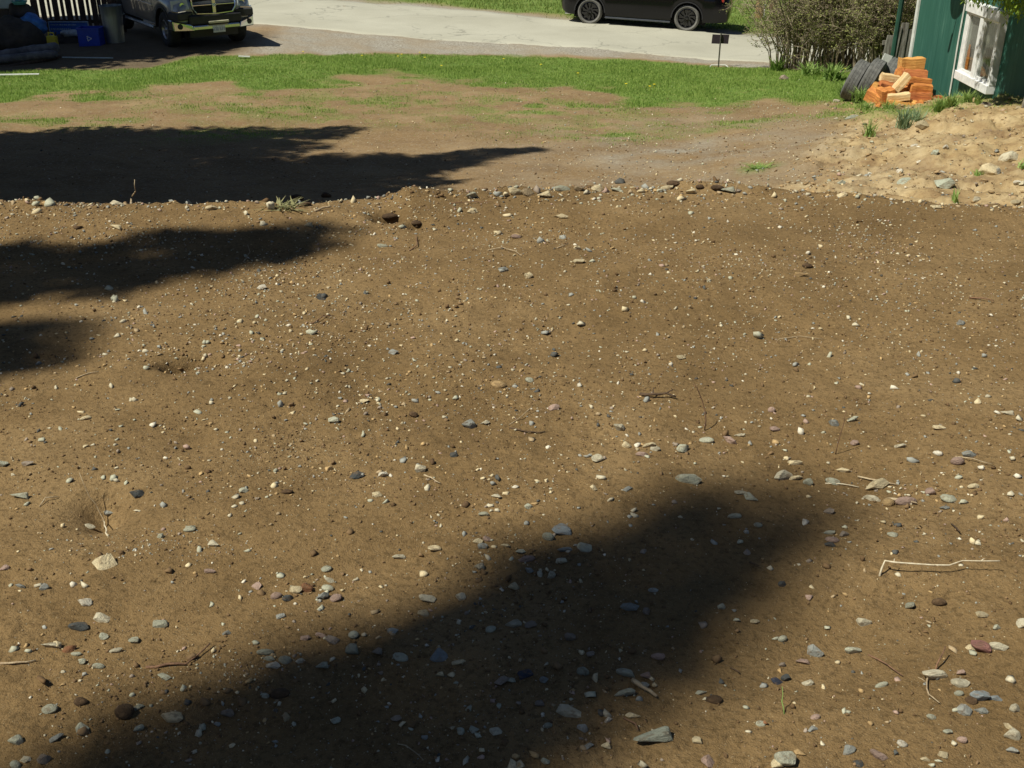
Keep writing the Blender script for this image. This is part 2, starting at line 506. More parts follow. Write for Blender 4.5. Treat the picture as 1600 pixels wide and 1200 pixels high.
mask2 = np.stack([lowm, park_shade * (1 - shoulder) * sstep(31.5, 29.5, GY), one * 0, one], -1).reshape(-1, 4)
V = np.vstack([V, [[0, 0, float(height(np.array([0.0]), np.array([0.0]))[0])]]])
mask = np.vstack([mask, [[0, 0, 0, 1]]]); mask2 = np.vstack([mask2, [[0, 0, 0, 1]]])
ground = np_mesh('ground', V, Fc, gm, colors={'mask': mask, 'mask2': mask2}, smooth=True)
tag(ground, kind='structure')

# road: a worn pale asphalt sheet following the ground
xs = np.arange(-60, 60, 0.4)
tt = np.linspace(0, 1, 18)
RX, TT = np.meshgrid(xs, tt)
edge = 0.10 * fbm(RX * 1.5, RX * 0 + TT.round() * 9, 3, 101)
RY = rn(RX) * (1 - TT) + rf(RX) * TT + edge * np.where(np.abs(TT - .5) > .49, 1, 0)
RZ = height(RX, RY) + 0.015
rs = RX.shape
RY = np.vstack([RY[:1] - .12, RY, RY[-1:] + .12]); RX = np.vstack([RX[:1], RX, RX[-1:]]); RZ = np.vstack([RZ[:1] - .10, RZ, RZ[-1:] - .10])
rs = RX.shape
Vr = np.stack([RX, RY, RZ], -1).reshape(-1, 3)
i, j = np.meshgrid(np.arange(rs[0] - 1), np.arange(rs[1] - 1), indexing='ij')
Fr = np.stack([i * rs[1] + j, i * rs[1] + j + 1, (i + 1) * rs[1] + j + 1, (i + 1) * rs[1] + j], -1).reshape(-1, 4)
am, nt, b = nt_mat('worn_asphalt')
geo = N(nt, 'ShaderNodeNewGeometry'); pos = geo.outputs['Position']
c0 = ramp(nt, noise(nt, pos, 0.5, 4, 0.6), [(0.3, (.40, .385, .305, 1)), (0.7, (.485, .47, .38))])
c0 = mix(nt, mth(nt, 'MULTIPLY', ramp(nt, noise(nt, pos, 34, 4, 0.75), [(0.5, (0, 0, 0, 1)), (0.64, (1, 1, 1))]), 0.35), c0, (.27, .265, .22))
vor = N(nt, 'ShaderNodeTexVoronoi', feature='DISTANCE_TO_EDGE'); vor.inputs['Scale'].default_value = 0.42
dv = N(nt, 'ShaderNodeVectorMath', operation='ADD')
nv = N(nt, 'ShaderNodeTexNoise'); nv.inputs['Scale'].default_value = 1.4; nv.inputs['Detail'].default_value = 5
nt.links.new(pos, nv.inputs['Vector']); nt.links.new(pos, dv.inputs[0])
sc2 = N(nt, 'ShaderNodeVectorMath', operation='SCALE'); sc2.inputs['Scale'].default_value = 1.3
nt.links.new(nv.outputs['Color'], sc2.inputs[0]); nt.links.new(sc2.outputs[0], dv.inputs[1])
nt.links.new(dv.outputs[0], vor.inputs['Vector'])
crack = ramp(nt, vor.outputs['Distance'], [(0.0, (1, 1, 1, 1)), (0.016, (0, 0, 0))])
crack = mth(nt, 'MULTIPLY', crack, ramp(nt, noise(nt, pos, 0.35, 2), [(0.42, (0, 0, 0, 1)), (0.55, (.6, .6, .6))]))
c0 = mix(nt, crack, c0, (.16, .155, .13))
nt.links.new(c0, b.inputs['Base Color']); b.inputs['Roughness'].default_value = 0.9
b.inputs['Specular IOR Level'].default_value = 0.2
nt.links.new(bump(nt, noise(nt, pos, 60, 3), 0.4, 0.01), b.inputs['Normal'])
road = np_mesh('road', Vr, Fr, am, smooth=True)
tag(road, kind='structure')
# ------------------------------------------------------------------ vegetation
def leaf_mat(name, c1, c2, trans=0.25, rough=0.6):
    m, nt, b = nt_mat(name)
    geo = N(nt, 'ShaderNodeNewGeometry')
    n = noise(nt, geo.outputs['Position'], 1.7, 4, 0.7)
    r = mth(nt, 'ADD', mth(nt, 'MULTIPLY', geo.outputs['Random Per Island'], 0.5), mth(nt, 'MULTIPLY', n, 0.5))
    c = ramp(nt, r, [(0.25, (*c2, 1)), (0.75, c1)])
    nt.links.new(c, b.inputs['Base Color'])
    b.inputs['Roughness'].default_value = rough
    b.inputs['Specular IOR Level'].default_value = 0.25
    if trans > 0:
        tr = N(nt, 'ShaderNodeBsdfTranslucent'); nt.links.new(c, tr.inputs[0])
        ms = N(nt, 'ShaderNodeMixShader'); ms.inputs[0].default_value = trans
        out = nt.nodes['Material Output']
        nt.links.new(b.outputs[0], ms.inputs[1]); nt.links.new(tr.outputs[0], ms.inputs[2])
        nt.links.new(ms.outputs[0], out.inputs[0])
    return m
M_GRASS = leaf_mat('grass_blades', (.44, .56, .15), (.17, .29, .05), 0.4)
M_GRASSF = leaf_mat('grass_blades_far', (.34, .42, .11), (.19, .27, .06), 0.4)
M_NEEDLE = leaf_mat('conifer_needles', (.055, .095, .03), (.022, .045, .015), 0.12)
M_BARK = gmat('bark', (.13, .10, .075), 0.95, 0.35, 9, bmp=0.9, spec=0.1, stretch=(1, 1, .25))

def blades(name, X, Y, hts, wid, mat, lean=0.5):
    n = len(X)
    Z = height(X, Y) - 0.006
    ang = rng.uniform(0, 2 * np.pi, n)
    la = rng.uniform(0, 2 * np.pi, n); lm = rng.uniform(0, lean, n) * hts
    dx = np.cos(ang) * wid / 2; dy = np.sin(ang) * wid / 2
    p0 = np.stack([X - dx, Y - dy, Z], -1); p1 = np.stack([X + dx, Y + dy, Z], -1)
    p2 = np.stack([X + np.cos(la) * lm, Y + np.sin(la) * lm, Z + hts], -1)
    V = np.stack([p0, p1, p2], 1).reshape(-1, 3)
    Fc = np.arange(n * 3).reshape(-1, 3)
    return np_mesh(name, V, Fc, mat)
def scatter_grass(name, n, x0, x1, y0, y1, hmin, hmax, w, mat, extra=None, power=1.0):
    X = rng.uniform(x0, x1, n); Y = rng.uniform(y0, y1, n)
    vis = np.abs(X) < 0.53 * Y + 1.5
    X, Y = X[vis], Y[vis]
    m = grass_mask(X, Y)
    if extra is not None: m = m * extra(X, Y)
    keep = rng.uniform(0, 1, len(X)) < m ** power
    X, Y, m = X[keep], Y[keep], m[keep]
    clump = 0.65 + 0.9 * np.clip(fbm(X * 1.1, Y * 1.1, 3, 111) + .35, 0, 1)
    hts = rng.uniform(hmin, hmax, len(X)) * clump * (0.4 + 0.6 * m)
    return blades(name, X, Y, hts, w * (0.6 + 0.8 * rng.uniform(0, 1, len(X))), mat)
o = scatter_grass('lawn_grass', 620000, -13, 13, 12.5, 29, .018, .065, .016, M_GRASS, extra=lambda x, y: y < sh_(x) + 0.1)
tag(o, 'short green spring grass of the front lawn strip beside the gravel shoulder', 'grass', kind='stuff')
o = scatter_grass('verge_grass', 130000, -22, 24, 32, 52, .05, .14, .03, M_GRASSF, extra=lambda x, y: (y > rf(x) + 0.2))
tag(o, 'grass verge and field on the far side of the road', 'grass', kind='stuff')

def conifer(name, base, H, rad, seed, whorls=60, lean=(0, 0), keep=1.0, prof=0.85, skirt=0.08, spray=1.0):
    """tapered trunk, drooping limbs and a crown of small needle sprays"""
    r_ = random.Random(seed); g_ = np.random.default_rng(seed)
    root = empty(name, base)
    tb = MB()
    tb.tube([(0, 0, -0.3), (0, 0, H * .3), (lean[0] * .5, lean[1] * .5, H * .65), (lean[0], lean[1], H * .99)],
            [H * .016, H * .012, H * .007, H * .0012], 10)
    limbs = MB(); PV = []; 
    for k in range(whorls):
        t = skirt + (1 - skirt) * (k + r_.uniform(-.3, .3)) / whorls
        z = H * t
        L0 = rad * ((1 - t) ** prof) + 0.06
        nb = 5 if t < .9 else 4
        a0 = r_.uniform(0, 6.28)
        for q in range(nb):
            if r_.random() > keep: continue
            a = a0 + q * 6.283 / nb + r_.uniform(-.35, .35)
            L = L0 * r_.uniform(.72, 1.22)
            ca, sa = math.cos(a), math.sin(a)
            up = 0.35 * (t - .35)
            ox, oy = lean[0] * t, lean[1] * t
            pts = []
            for u in (0, .35, .7, 1.0):
                pts.append((ox + ca * L * u, oy + sa * L * u, z + L * (up * u - 0.28 * u * u + 0.1 * u ** 3)))
            limbs.tube(pts, [.012 + .012 * L, .008 + .008 * L, .006 + .003 * L, .003], 3, cap=False)
            ns = max(5, int(11 * L))
            for w in range(ns):
                u = (w + .5) / ns
                if u < .12: continue
                i0 = min(2, int(u * 3)); f = u * 3 - i0
                us = (0, .35, .7, 1.0)
                u2 = us[i0] + (us[i0 + 1] - us[i0]) * f
                p = Vector((ox + ca * L * u2, oy + sa * L * u2, z + L * (up * u2 - 0.28 * u2 * u2 + 0.1 * u2 ** 3)))
                wl = (.10 + .34 * L * (1 - u) ** .6 * min(1, u * 4)) * r_.uniform(.7, 1.2) * spray
                PV.append((p, a, wl))
    # sprays: flat fans of slim needles on both sides of each twig
    n = len(PV); SP = 7
    Pp = np.array([p[0] for p in PV]); Aa = np.array([p[1] for p in PV]); Wl = np.array([p[2] for p in PV])
    Pp = np.repeat(Pp, SP, 0); Aa = np.repeat(Aa, SP); Wl = np.repeat(Wl, SP)
    side = np.where(g_.uniform(0, 1, len(Aa)) > .5, 1, -1)
    ang = Aa + side * g_.uniform(.5, 1.25, len(Aa))
    st = g_.uniform(0, .75, len(Aa)) * Wl
    ln = g_.uniform(.08, .17, len(Aa)) * (.6 + .4 * spray)
    dr = -g_.uniform(.05, .5, len(Aa))
    d = np.stack([np.cos(ang), np.sin(ang), dr], -1)
    s0 = Pp + d * st[:, None]
    per = np.stack([-np.sin(ang), np.cos(ang), g_.uniform(-.5, .5, len(ang))], -1) * (g_.uniform(.018, .04, len(ang)))[:, None]
    e = s0 + d * ln[:, None] + np.stack([np.zeros(len(ang)), np.zeros(len(ang)), -g_.uniform(0, .05, len(ang))], -1)
    V = np.stack([s0 - per * .5, s0 + d * ln[:, None] * .5 - per * 1.2, e, s0 + d * ln[:, None] * .5 + per * 1.2], 1).reshape(-1, 3)
    Fc = np.arange(len(V)).reshape(-1, 4)
    tb.build('trunk', M_BARK, root, smooth=True)
    tag(limbs.build('branches', M_BARK, root), kind='stuff')
    tag(np_mesh('crown', V, Fc, M_NEEDLE, root), kind='stuff')
    return root

def tree_for_tip(tip, H, lean=(0, 0)):
    tip = (tip[0] - lean[0], tip[1] - lean[1])
    """base of a tree of height H whose top casts its shadow on the ground point tip"""
    k = H / math.tan(SUN_EL)
    for _ in range(4):
        bx_, by_ = tip[0] - sx * k, tip[1] - sy * k
        zb = h1(bx_, by_, False); zt = h1(tip[0], tip[1], False)
        k = (H + zb - zt) / math.tan(SUN_EL)
    return (bx_, by_, zb)
TREES = [  # tip pixel, height, crown radius, label
 ((1205, 782), 24.0, .84, 'tall slender conifer left of the upper dirt, shading the foreground'),
 ((545, 362), 14.0, 1.9, 'mid-height conifer left of the upper dirt, throwing the narrow middle shadow'),
 ((140, 520), 17.0, 3.6, 'broad conifer left of the upper dirt, shading its left edge'),
 ((850, 234), 15.5, 2.6, 'tall conifer beside the lower yard with the farthest reaching shadow'),
 ((560, 203), 13.0, 2.4, 'shorter conifer beside the lower yard, near the lawn'),
 ((560, 268), 13.5, 3.2, 'dense conifer among the others beside the lower yard'),
 ((740, 252), 14.5, 2.8, 'full-crowned conifer in the row beside the lower yard'),
 ((500, 226), 12.5, 3.0, 'wide conifer with a low crown beside the lower yard'),
 ((300, 212), 12.5, 3.2, 'bushy conifer beside the lower yard'),
 ((700, 282), 14.5, 3.0, 'dark conifer standing just below the earth edge'),
]
k = 0
for (px, py), H, rad, lab in TREES:
    g = G(px, py, False)
    ln = (-2.0, 4.0) if k == 0 else (0, 0)
    b0 = tree_for_tip((g.x, g.y), H, ln)
    t = conifer('conifer_tree', b0, H, rad, 100 + k, whorls=int(H * (6.5 if k == 0 else 4.2)), lean=ln, keep=.90 if k == 0 else 1.0, spray=.75 if k == 0 else 1.0, prof=.42 if k == 0 else (.62 if k > 3 else .85))
    tag(t, lab, 'tree', 'conifers standing left of the yard')
    k += 1
# ------------------------------------------------------------------ loose stones
STONE_TXT = '''
A 540,50,34,14,g 688,115,36,20,b 585,160,28,14,p 643,197,34,30,t 557,227,36,20,p 975,258,26,22,g 690,298,30,16,p 757,314,28,18,t 1135,152,30,26,c 1187,203,26,24,g 1462,208,50,20,g 1215,132,30,14,g 690,382,36,20,g 265,470,26,20,p 525,462,32,22,p 635,527,30,14,p 557,563,28,22,g 405,612,46,28,c 385,585,32,22,c 287,662,24,26,g 198,716,40,18,g 720,632,34,30,w 570,642,26,26,g 935,576,40,20,g 1325,555,40,22,b 1575,625,50,40,g 552,843,24,34,p 880,752,42,20,k 135,828,56,28,m 15,828,44,36,g 445,855,30,18,d 332,906,40,26,g 490,892,34,26,g 538,898,36,20,g 595,922,26,24,g 648,968,64,46,d 1150,956,40,32,g 95,982,76,34,g 132,1012,32,24,g 1355,963,50,30,s 775,1028,36,18,b 1107,1034,32,24,p 895,1130,50,30,g 515,1062,40,28,b 1414,832,22,26,b 655,1052,30,16,p 1240,235,30,18,g 1520,35,44,20,d 100,558,36,12,d 170,318,36,24,s
B 123,24,24,18,g 1095,30,34,20,b 1433,65,26,20,w 1350,105,36,14,c 1135,166,50,14,p 255,303,44,28,b 555,245,22,16,c 970,212,44,16,b 1445,292,26,20,c 1012,318,44,16,d 755,368,30,20,d 753,446,64,44,o 897,430,38,28,g 830,455,28,22,b 932,480,28,20,d 120,528,44,26,c 186,524,30,20,g 305,542,30,26,t 358,525,32,24,b 548,512,36,28,g 1190,560,28,20,p 1012,560,52,32,k 1224,596,26,22,t 1270,602,28,22,d 1447,525,40,24,b 350,592,40,30,s 612,635,60,56,b 688,630,40,36,p 905,637,34,24,b 1322,652,52,46,p 983,742,32,30,w 905,712,44,20,t 1355,740,40,32,c 1405,740,34,22,w 1460,740,60,24,c 1492,757,46,26,p 1427,788,54,24,k 1217,806,52,40,p 1250,805,32,30,m 1175,795,40,24,b 543,788,34,32,d 384,850,48,52,p 80,870,62,44,d 207,870,40,36,w 242,873,22,30,w 305,813,40,20,b 178,970,44,30,c 415,938,40,18,p 742,982,40,30,p 793,962,32,32,c 713,1020,34,30,p 935,906,28,20,c 980,906,28,28,c 1200,940,34,34,c 1360,945,44,28,b 893,1030,36,30,g 686,1066,52,24,g 1390,1038,34,26,p 1395,1065,40,20,p 1232,896,44,22,p 595,1022,36,28,s 438,822,32,22,s 1045,1125,80,44,B 748,1048,30,18,p 650,858,20,20,c 1580,998,30,28,m 748,900,30,24,d
C 365,225,50,18,g 815,165,34,24,p 1305,152,40,26,b 1437,262,24,22,w 1110,305,26,20,b 700,312,30,26,g 12,315,40,26,c 540,353,30,20,b 1290,432,34,26,d 1000,465,38,24,w 1385,523,36,16,c 432,560,34,36,k 445,643,44,32,k 718,618,44,44,b 590,610,30,24,k 576,585,24,22,b 805,607,56,20,g 567,657,44,20,w 1205,650,60,22,c 1480,573,28,30,w 1520,583,56,20,p 1578,608,40,22,p 130,698,62,32,g 238,698,60,44,k 280,675,50,22,p 450,706,34,28,o 815,708,36,30,k 1028,730,52,24,p 1200,757,40,32,w 22,740,60,44,g 480,850,86,64,p 500,775,36,26,c 540,795,60,30,c 765,838,56,32,c 1340,760,56,40,b 1290,795,56,50,k 1405,830,40,16,w 545,873,60,26,c 600,890,42,42,g 715,885,62,36,g 45,885,110,36,g 920,905,110,52,c 290,940,56,24,p 335,958,60,38,g 1250,960,68,50,g 1365,915,52,28,c 1165,935,44,44,k 895,970,70,22,p 970,982,50,50,o 1315,985,36,20,g 1232,1006,40,28,b 1050,990,100,20,k 695,1028,44,34,m 585,1077,32,28,w 370,1090,40,28,g 1012,1088,32,26,d 260,1052,60,26,g 1535,950,40,24,p 1545,790,44,22,p 1080,795,50,20,b 213,860,24,16,w 1565,873,34,20,w 1295,868,36,24,g
D 425,10,46,26,p 895,15,52,30,g 758,40,30,42,g 1008,78,62,36,p 495,160,100,76,c 940,108,40,26,g 990,212,50,22,k 400,286,42,24,p 345,280,34,22,w 95,285,50,24,b 210,285,40,40,b 403,362,62,44,w 375,472,90,50,d 482,438,68,46,p 762,466,66,42,g 492,524,40,36,g 635,547,44,36,g 245,568,80,40,p 273,568,40,40,c 330,588,60,36,r 362,612,48,24,g 70,595,44,24,g 138,605,40,22,g 390,648,34,34,g 468,668,52,30,g 550,598,54,24,p 780,715,64,36,g 1252,598,72,32,g 1270,628,52,22,g 1290,658,62,36,w 1345,627,56,44,g 1418,632,42,36,p 1522,655,54,50,g 1395,305,56,40,c 1448,290,50,60,r 1305,330,50,40,k 1358,348,46,36,d 1522,328,56,56,b 1585,335,54,46,k 1545,292,56,36,g 1555,258,52,26,p 1540,200,46,36,g 1210,282,44,34,k 1325,432,40,30,b 1325,235,34,30,g 1070,510,36,30,b 1250,795,44,28,g 1320,785,80,50,s 1075,878,56,44,m 810,893,104,64,c 650,855,50,34,g 590,870,80,80,s 657,948,42,44,g 238,862,72,52,g 385,965,58,52,g 78,1010,62,56,g 270,1003,60,40,b 385,838,60,50,s 75,1125,48,46,g 125,1100,50,36,p 210,1105,54,60,m 862,775,40,18,g 625,800,32,22,g 1585,915,40,36,g 1440,528,48,28,k 1515,522,50,24,k 1570,540,60,50,m 1515,395,40,18,g 1000,375,32,20,g 20,195,44,30,k 1170,110,34,26,g
E 588,33,30,24,b 1050,20,84,50,B 985,45,50,60,g 653,75,44,28,c 700,65,40,28,k 678,100,44,34,b 785,90,40,28,c 448,108,58,36,c 283,143,56,32,p 887,148,72,36,k 1155,103,66,46,g 1065,108,72,34,b 1048,168,46,44,p 855,112,44,30,g 663,188,44,46,p 897,210,36,40,b 1000,230,40,46,p 980,208,36,28,c 822,280,44,52,c 572,330,46,46,p 415,342,74,42,p 398,405,50,36,c 1370,388,84,38,b 1450,408,36,40,m 822,458,72,48,p 715,488,46,36,g 903,475,52,36,m 1088,525,48,46,m 250,502,54,32,b 118,520,32,26,p 68,520,44,40,g 65,580,60,70,g 182,592,44,46,m 290,625,68,48,g 470,610,76,60,B 565,650,60,32,c 475,705,36,40,c 770,725,70,54,m 878,695,66,50,N 963,730,40,34,b 1148,682,54,50,g 1503,613,62,44,k 1355,688,90,40,g 1445,705,44,40,k 1435,748,50,32,b 1345,782,96,46,g 1185,803,48,18,g 1085,878,110,60,p 948,832,46,34,m 1268,908,38,30,w 1148,952,48,38,b 1385,895,64,30,c 985,945,38,28,g 737,966,56,44,p 637,956,42,36,g 338,952,26,26,g 1478,1006,176,60,G 1175,1042,46,34,b 1257,1042,40,48,c 463,1098,30,26,w 972,1110,40,30,g 853,1130,34,30,c 670,1068,30,20,c 1480,310,44,26,b 568,463,32,20,p 1435,130,36,20,m 1100,792,32,26,k 1185,610,36,30,m 270,905,50,36,m
H 165,77,32,28,b 285,72,40,20,g 322,118,34,30,m 712,60,60,36,k 762,35,44,34,m 700,85,44,30,d 697,35,50,22,g 990,35,44,30,g 1003,118,36,26,d 1017,222,36,24,p 425,188,32,22,p 480,263,34,32,d 603,325,30,24,k 618,280,26,22,c 1075,360,46,50,g 1205,348,60,44,s 198,372,34,34,g 268,430,30,24,g 355,440,40,28,c 115,463,40,18,m 857,437,60,50,p 1405,412,54,36,c 1468,470,38,36,g 1590,455,50,50,p 690,465,36,28,g 482,518,40,36,g 452,518,34,20,g 633,570,66,62,b 575,620,60,36,k 808,578,78,28,g 1395,552,84,70,K 1360,560,56,36,c 1478,560,86,36,p 480,632,28,40,m 1305,682,40,36,k 1305,725,72,50,p 1180,695,116,52,p 1010,713,36,24,k 940,735,60,28,g 455,713,50,36,N 495,697,40,44,d 390,733,32,26,b 105,770,48,24,g 198,716,34,26,d 600,722,50,30,p 1535,715,44,22,p 1395,785,84,60,B 1325,850,72,60,b 1400,852,56,36,b 1465,793,60,36,B 1355,805,50,40,s 165,795,70,50,s 1555,845,48,44,p 1170,883,42,28,g 1008,858,38,26,k 1540,965,70,66,p 1525,935,44,36,c 632,888,44,28,k 618,940,50,32,b 1310,992,44,40,k 1245,958,40,28,g 1035,1008,44,36,w 785,1035,66,44,b 925,1062,80,46,k 560,1053,48,32,o 490,1080,90,90,g 455,1105,50,50,c 135,1090,60,60,k 87,998,46,40,c 1140,1080,44,30,c 1225,1062,44,36,c 1200,1090,30,26,g 1545,1042,50,44,b 830,1103,44,36,d 1003,1057,30,26,d 380,915,40,30,g 400,912,30,26,r 1275,1015,34,26,p 325,955,26,22,p 315,838,34,30,g 1297,778,40,30,g
I 98,545,40,30,g 207,541,34,22,b 240,543,34,24,c 283,530,54,32,c 330,536,44,30,t 257,516,26,12,d 372,530,34,22,m 400,548,48,28,c 480,520,60,22,g 545,520,36,24,t 575,532,30,26,p 622,520,44,30,c 655,527,34,24,k 700,522,40,22,g 715,498,34,14,d 822,508,28,18,b 760,530,30,20,t 800,530,30,20,c 878,523,34,20,g 910,512,50,22,c 940,490,50,26,s 965,556,36,22,c 1012,526,40,28,c 1050,510,32,20,s 1125,512,50,26,s 1165,525,50,26,g 1130,530,30,20,t 1210,525,30,18,m 1360,548,28,18,c 102,608,34,20,c 48,606,26,24,g 470,633,60,24,c 248,628,40,14,c 208,705,38,20,c 285,720,40,24,k 230,853,38,26,b 335,882,32,26,c 590,772,36,20,b 537,766,26,18,c 1382,673,26,20,w 1498,782,34,20,w 1497,836,40,26,s 1470,877,50,20,o 600,820,30,20,g 545,820,44,26,c 385,740,44,16,b 478,718,30,20,b 893,833,24,20,k 1012,620,24,14,g
J 1148,292,44,22,s 1225,313,28,16,s 340,330,36,12,c 910,320,24,18,c 780,318,24,16,p 230,327,22,14,s 770,504,32,16,w 323,506,28,12,g 337,541,24,12,g 945,531,30,18,d 1480,453,26,18,b 1555,472,22,20,c 1075,523,18,14,d 1390,280,26,16,c 1465,348,26,12,c 1520,356,28,18,o 1125,381,30,14,g 1183,325,22,18,g 875,250,36,16,s 960,236,24,20,s 345,260,36,12,p 795,270,30,12,p 1040,250,26,12,c 1005,250,24,14,c 150,262,30,12,g 105,262,24,10,g 555,262,26,10,p 625,275,32,14,c 725,288,20,14,p 900,260,26,12,s 108,285,22,12,c'''
OFF = {'A': (0, 450, .33125), 'B': (530, 450, .33125), 'C': (1060, 450, .3375), 'D': (0, 820, .33125), 'E': (530, 820, .33125),
       'H': (1060, 820, .3375), 'I': (700, 100, .375), 'J': (0, 180, .53125)}
STONES = []
for line in STONE_TXT.strip().splitlines():
    k_, rest = line.split(' ', 1)
    ox, oy, s_c = OFF[k_]
    for item in rest.split():
        a, b_, w_, h_, c_ = item.split(',')
        STONES.append((ox + float(a) * s_c, oy + float(b_) * s_c, float(w_) * s_c, float(h_) * s_c, c_))
SC = {'p': ((.58, .52, .37), 'pale grey'), 'c': ((.64, .53, .325), 'cream'), 'g': ((.45, .445, .33), 'grey-green'), 'b': ((.33, .335, .295), 'blue-grey'),
      'B': ((.25, .275, .275), 'slate blue'), 'd': ((.085, .09, .085), 'dark grey'), 't': ((.40, .30, .175), 'tan'), 'k': ((.43, .30, .235), 'pinkish'),
      'w': ((.72, .66, .52), 'whitish'), 'o': ((.50, .34, .16), 'ochre'), 'r': ((.24, .11, .05), 'rusty brown'), 'm': ((.32, .26, .20), 'dull brown-grey'),
      's': ((.10, .060, .030), 'soil brown'), 'N': ((.045, .052, .075), 'navy'), 'K': ((.40, .19, .155), 'reddish pink'), 'G': ((.46, .48, .37), 'grey-green')}
def stone_mat(name, c):
    m, nt, b = nt_mat(name)
    tc = N(nt, 'ShaderNodeTexCoord'); oi = N(nt, 'ShaderNodeObjectInfo')
    ad = N(nt, 'ShaderNodeVectorMath', operation='ADD')
    nt.links.new(tc.outputs['Object'], ad.inputs[0])
    cm = N(nt, 'ShaderNodeCombineXYZ'); 
    for q in range(3): nt.links.new(mth(nt, 'MULTIPLY', oi.outputs['Random'], 40.0 + q * 13), cm.inputs[q])
    nt.links.new(cm.outputs[0], ad.inputs[1])
    v = ad.outputs[0]
    n1 = noise(nt, v, 1.4, 5, 0.7); n2 = noise(nt, v, 7.0, 4, 0.7)
    col_ = ramp(nt, n1, [(0.3, tuple(x * .72 for x in c) + (1,)), (0.7, tuple(min(1, x * 1.12) for x in c))])
    col_ = mix(nt, mth(nt, 'MULTIPLY', ramp(nt, n2, [(0.5, (0, 0, 0, 1)), (0.7, (1, 1, 1))]), 0.4), col_, tuple(x * .5 for x in c))
    # dried soil clinging in blotches
    soil = ramp(nt, noise(nt, v, 2.2, 4, 0.65), [(0.52, (0, 0, 0, 1)), (0.64, (1, 1, 1))])
    col_ = mix(nt, mth(nt, 'MULTIPLY', soil, 0.55), col_, (.20, .125, .065))
    hs = N(nt, 'ShaderNodeHueSaturation'); nt.links.new(col_, hs.inputs['Color'])
    nt.links.new(mth(nt, 'ADD', mth(nt, 'MULTIPLY', oi.outputs['Random'], 0.45), 0.75), hs.inputs['Value'])
    nt.links.new(hs.outputs[0], b.inputs['Base Color'])
    b.inputs['Roughness'].default_value = 0.85; b.inputs['Specular IOR Level'].default_value = 0.3
    nt.links.new(bump(nt, n2, 0.5, 0.12), b.inputs['Normal'])
    return m
MST = {k_: stone_mat('stone_' + v_[1].replace(' ', '_').replace('-', '_'), v_[0]) for k_, v_ in SC.items()}

def rock_mesh(seed, angular, n=14):
    r_ = random.Random(seed)
    bm = bmesh.new()
    for _ in range(n):
        v = Vector((r_.gauss(0, 1), r_.gauss(0, 1), r_.gauss(0, 1))).normalized()
        k_ = r_.uniform(.78, 1.0)
        bm.verts.new((v.x * .5 * k_, v.y * .5 * k_, v.z * .5 * k_))
    res = bmesh.ops.convex_hull(bm, input=bm.verts)
    junk = [g for g in res['geom_interior'] if isinstance(g, bmesh.types.BMVert)]
    if junk: bmesh.ops.delete(bm, geom=junk, context='VERTS')
    if not angular:
        bmesh.ops.subdivide_edges(bm, edges=bm.edges, cuts=1, use_grid_fill=True, smooth=0.9)
        bmesh.ops.smooth_vert(bm, verts=bm.verts, factor=0.5, use_axis_x=True, use_axis_y=True, use_axis_z=True)
    else:
        bmesh.ops.bevel(bm, geom=list(bm.edges), offset=0.035, segments=1, affect='EDGES', clamp_overlap=True)
    xs_ = [v.co.x for v in bm.verts]; ys_ = [v.co.y for v in bm.verts]; zs_ = [v.co.z for v in bm.verts]
    for v in bm.verts:
        v.co.x = (v.co.x - min(xs_)) / (max(xs_) - min(xs_)) - .5
        v.co.y = (v.co.y - min(ys_)) / (max(ys_) - min(ys_)) - .5
        v.co.z = (v.co.z - min(zs_)) / (max(zs_) - min(zs_)) - .5
    me = bpy.data.meshes.new('stone')
    bm.to_mesh(me); bm.free()
    if not angular: me.polygons.foreach_set('use_smooth', [True] * len(me.polygons))
    me.materials.append(MST['p'])
    return me
ROCKS_A = [rock_mesh(500 + q, True, 11 + q % 5) for q in range(16)]
ROCKS_R = [rock_mesh(700 + q, False, 16) for q in range(8)]

MARKS = [((1465, 885), 'the bent pale twig'), ((1020, 1153), 'the long grey-green slab'), ((160, 790), 'the dug-up hollow at left'),
         ((300, 566), 'the crack in the dirt'), ((270, 1040), 'the curved root'), ((1430, 770), 'the cluster of flat shards'),
         ((610, 337), 'the dark hole by the crest'), ((905, 700), 'the dark thin stick'), ((1090, 650), 'the upright dead stalk'),
         ((740, 660), 'the blue-grey pair'), ((1240, 740), 'the big pale block'), ((500, 920), 'the mixed stone cluster'),
         ((160, 872), 'the cream slab'), ((265, 1115), 'the round cream cobble'), ((900, 1108), 'the pale oblong stone'),
         ((1530, 1100), 'the blue speckled group'), ((1530, 1005), 'the reddish stone'), ((870, 825), 'the slate blue shard'),
         ((820, 1050), 'the navy stone in deep shade'), ((545, 1010), 'the stones in the tree shadow'), ((125, 975), 'the black lump'),
         ((780, 598), 'the ochre stone'), ((555, 738), 'the dark stone pair'), ((1225, 1180), 'the leaning slab at the bottom'),
         ((380, 500), 'the gravelly patch'), ((1500, 500), 'the right-hand gravel'), ((1460, 1060), 'the pale flat shard'), ((970, 295), 'the crest')]
items = []
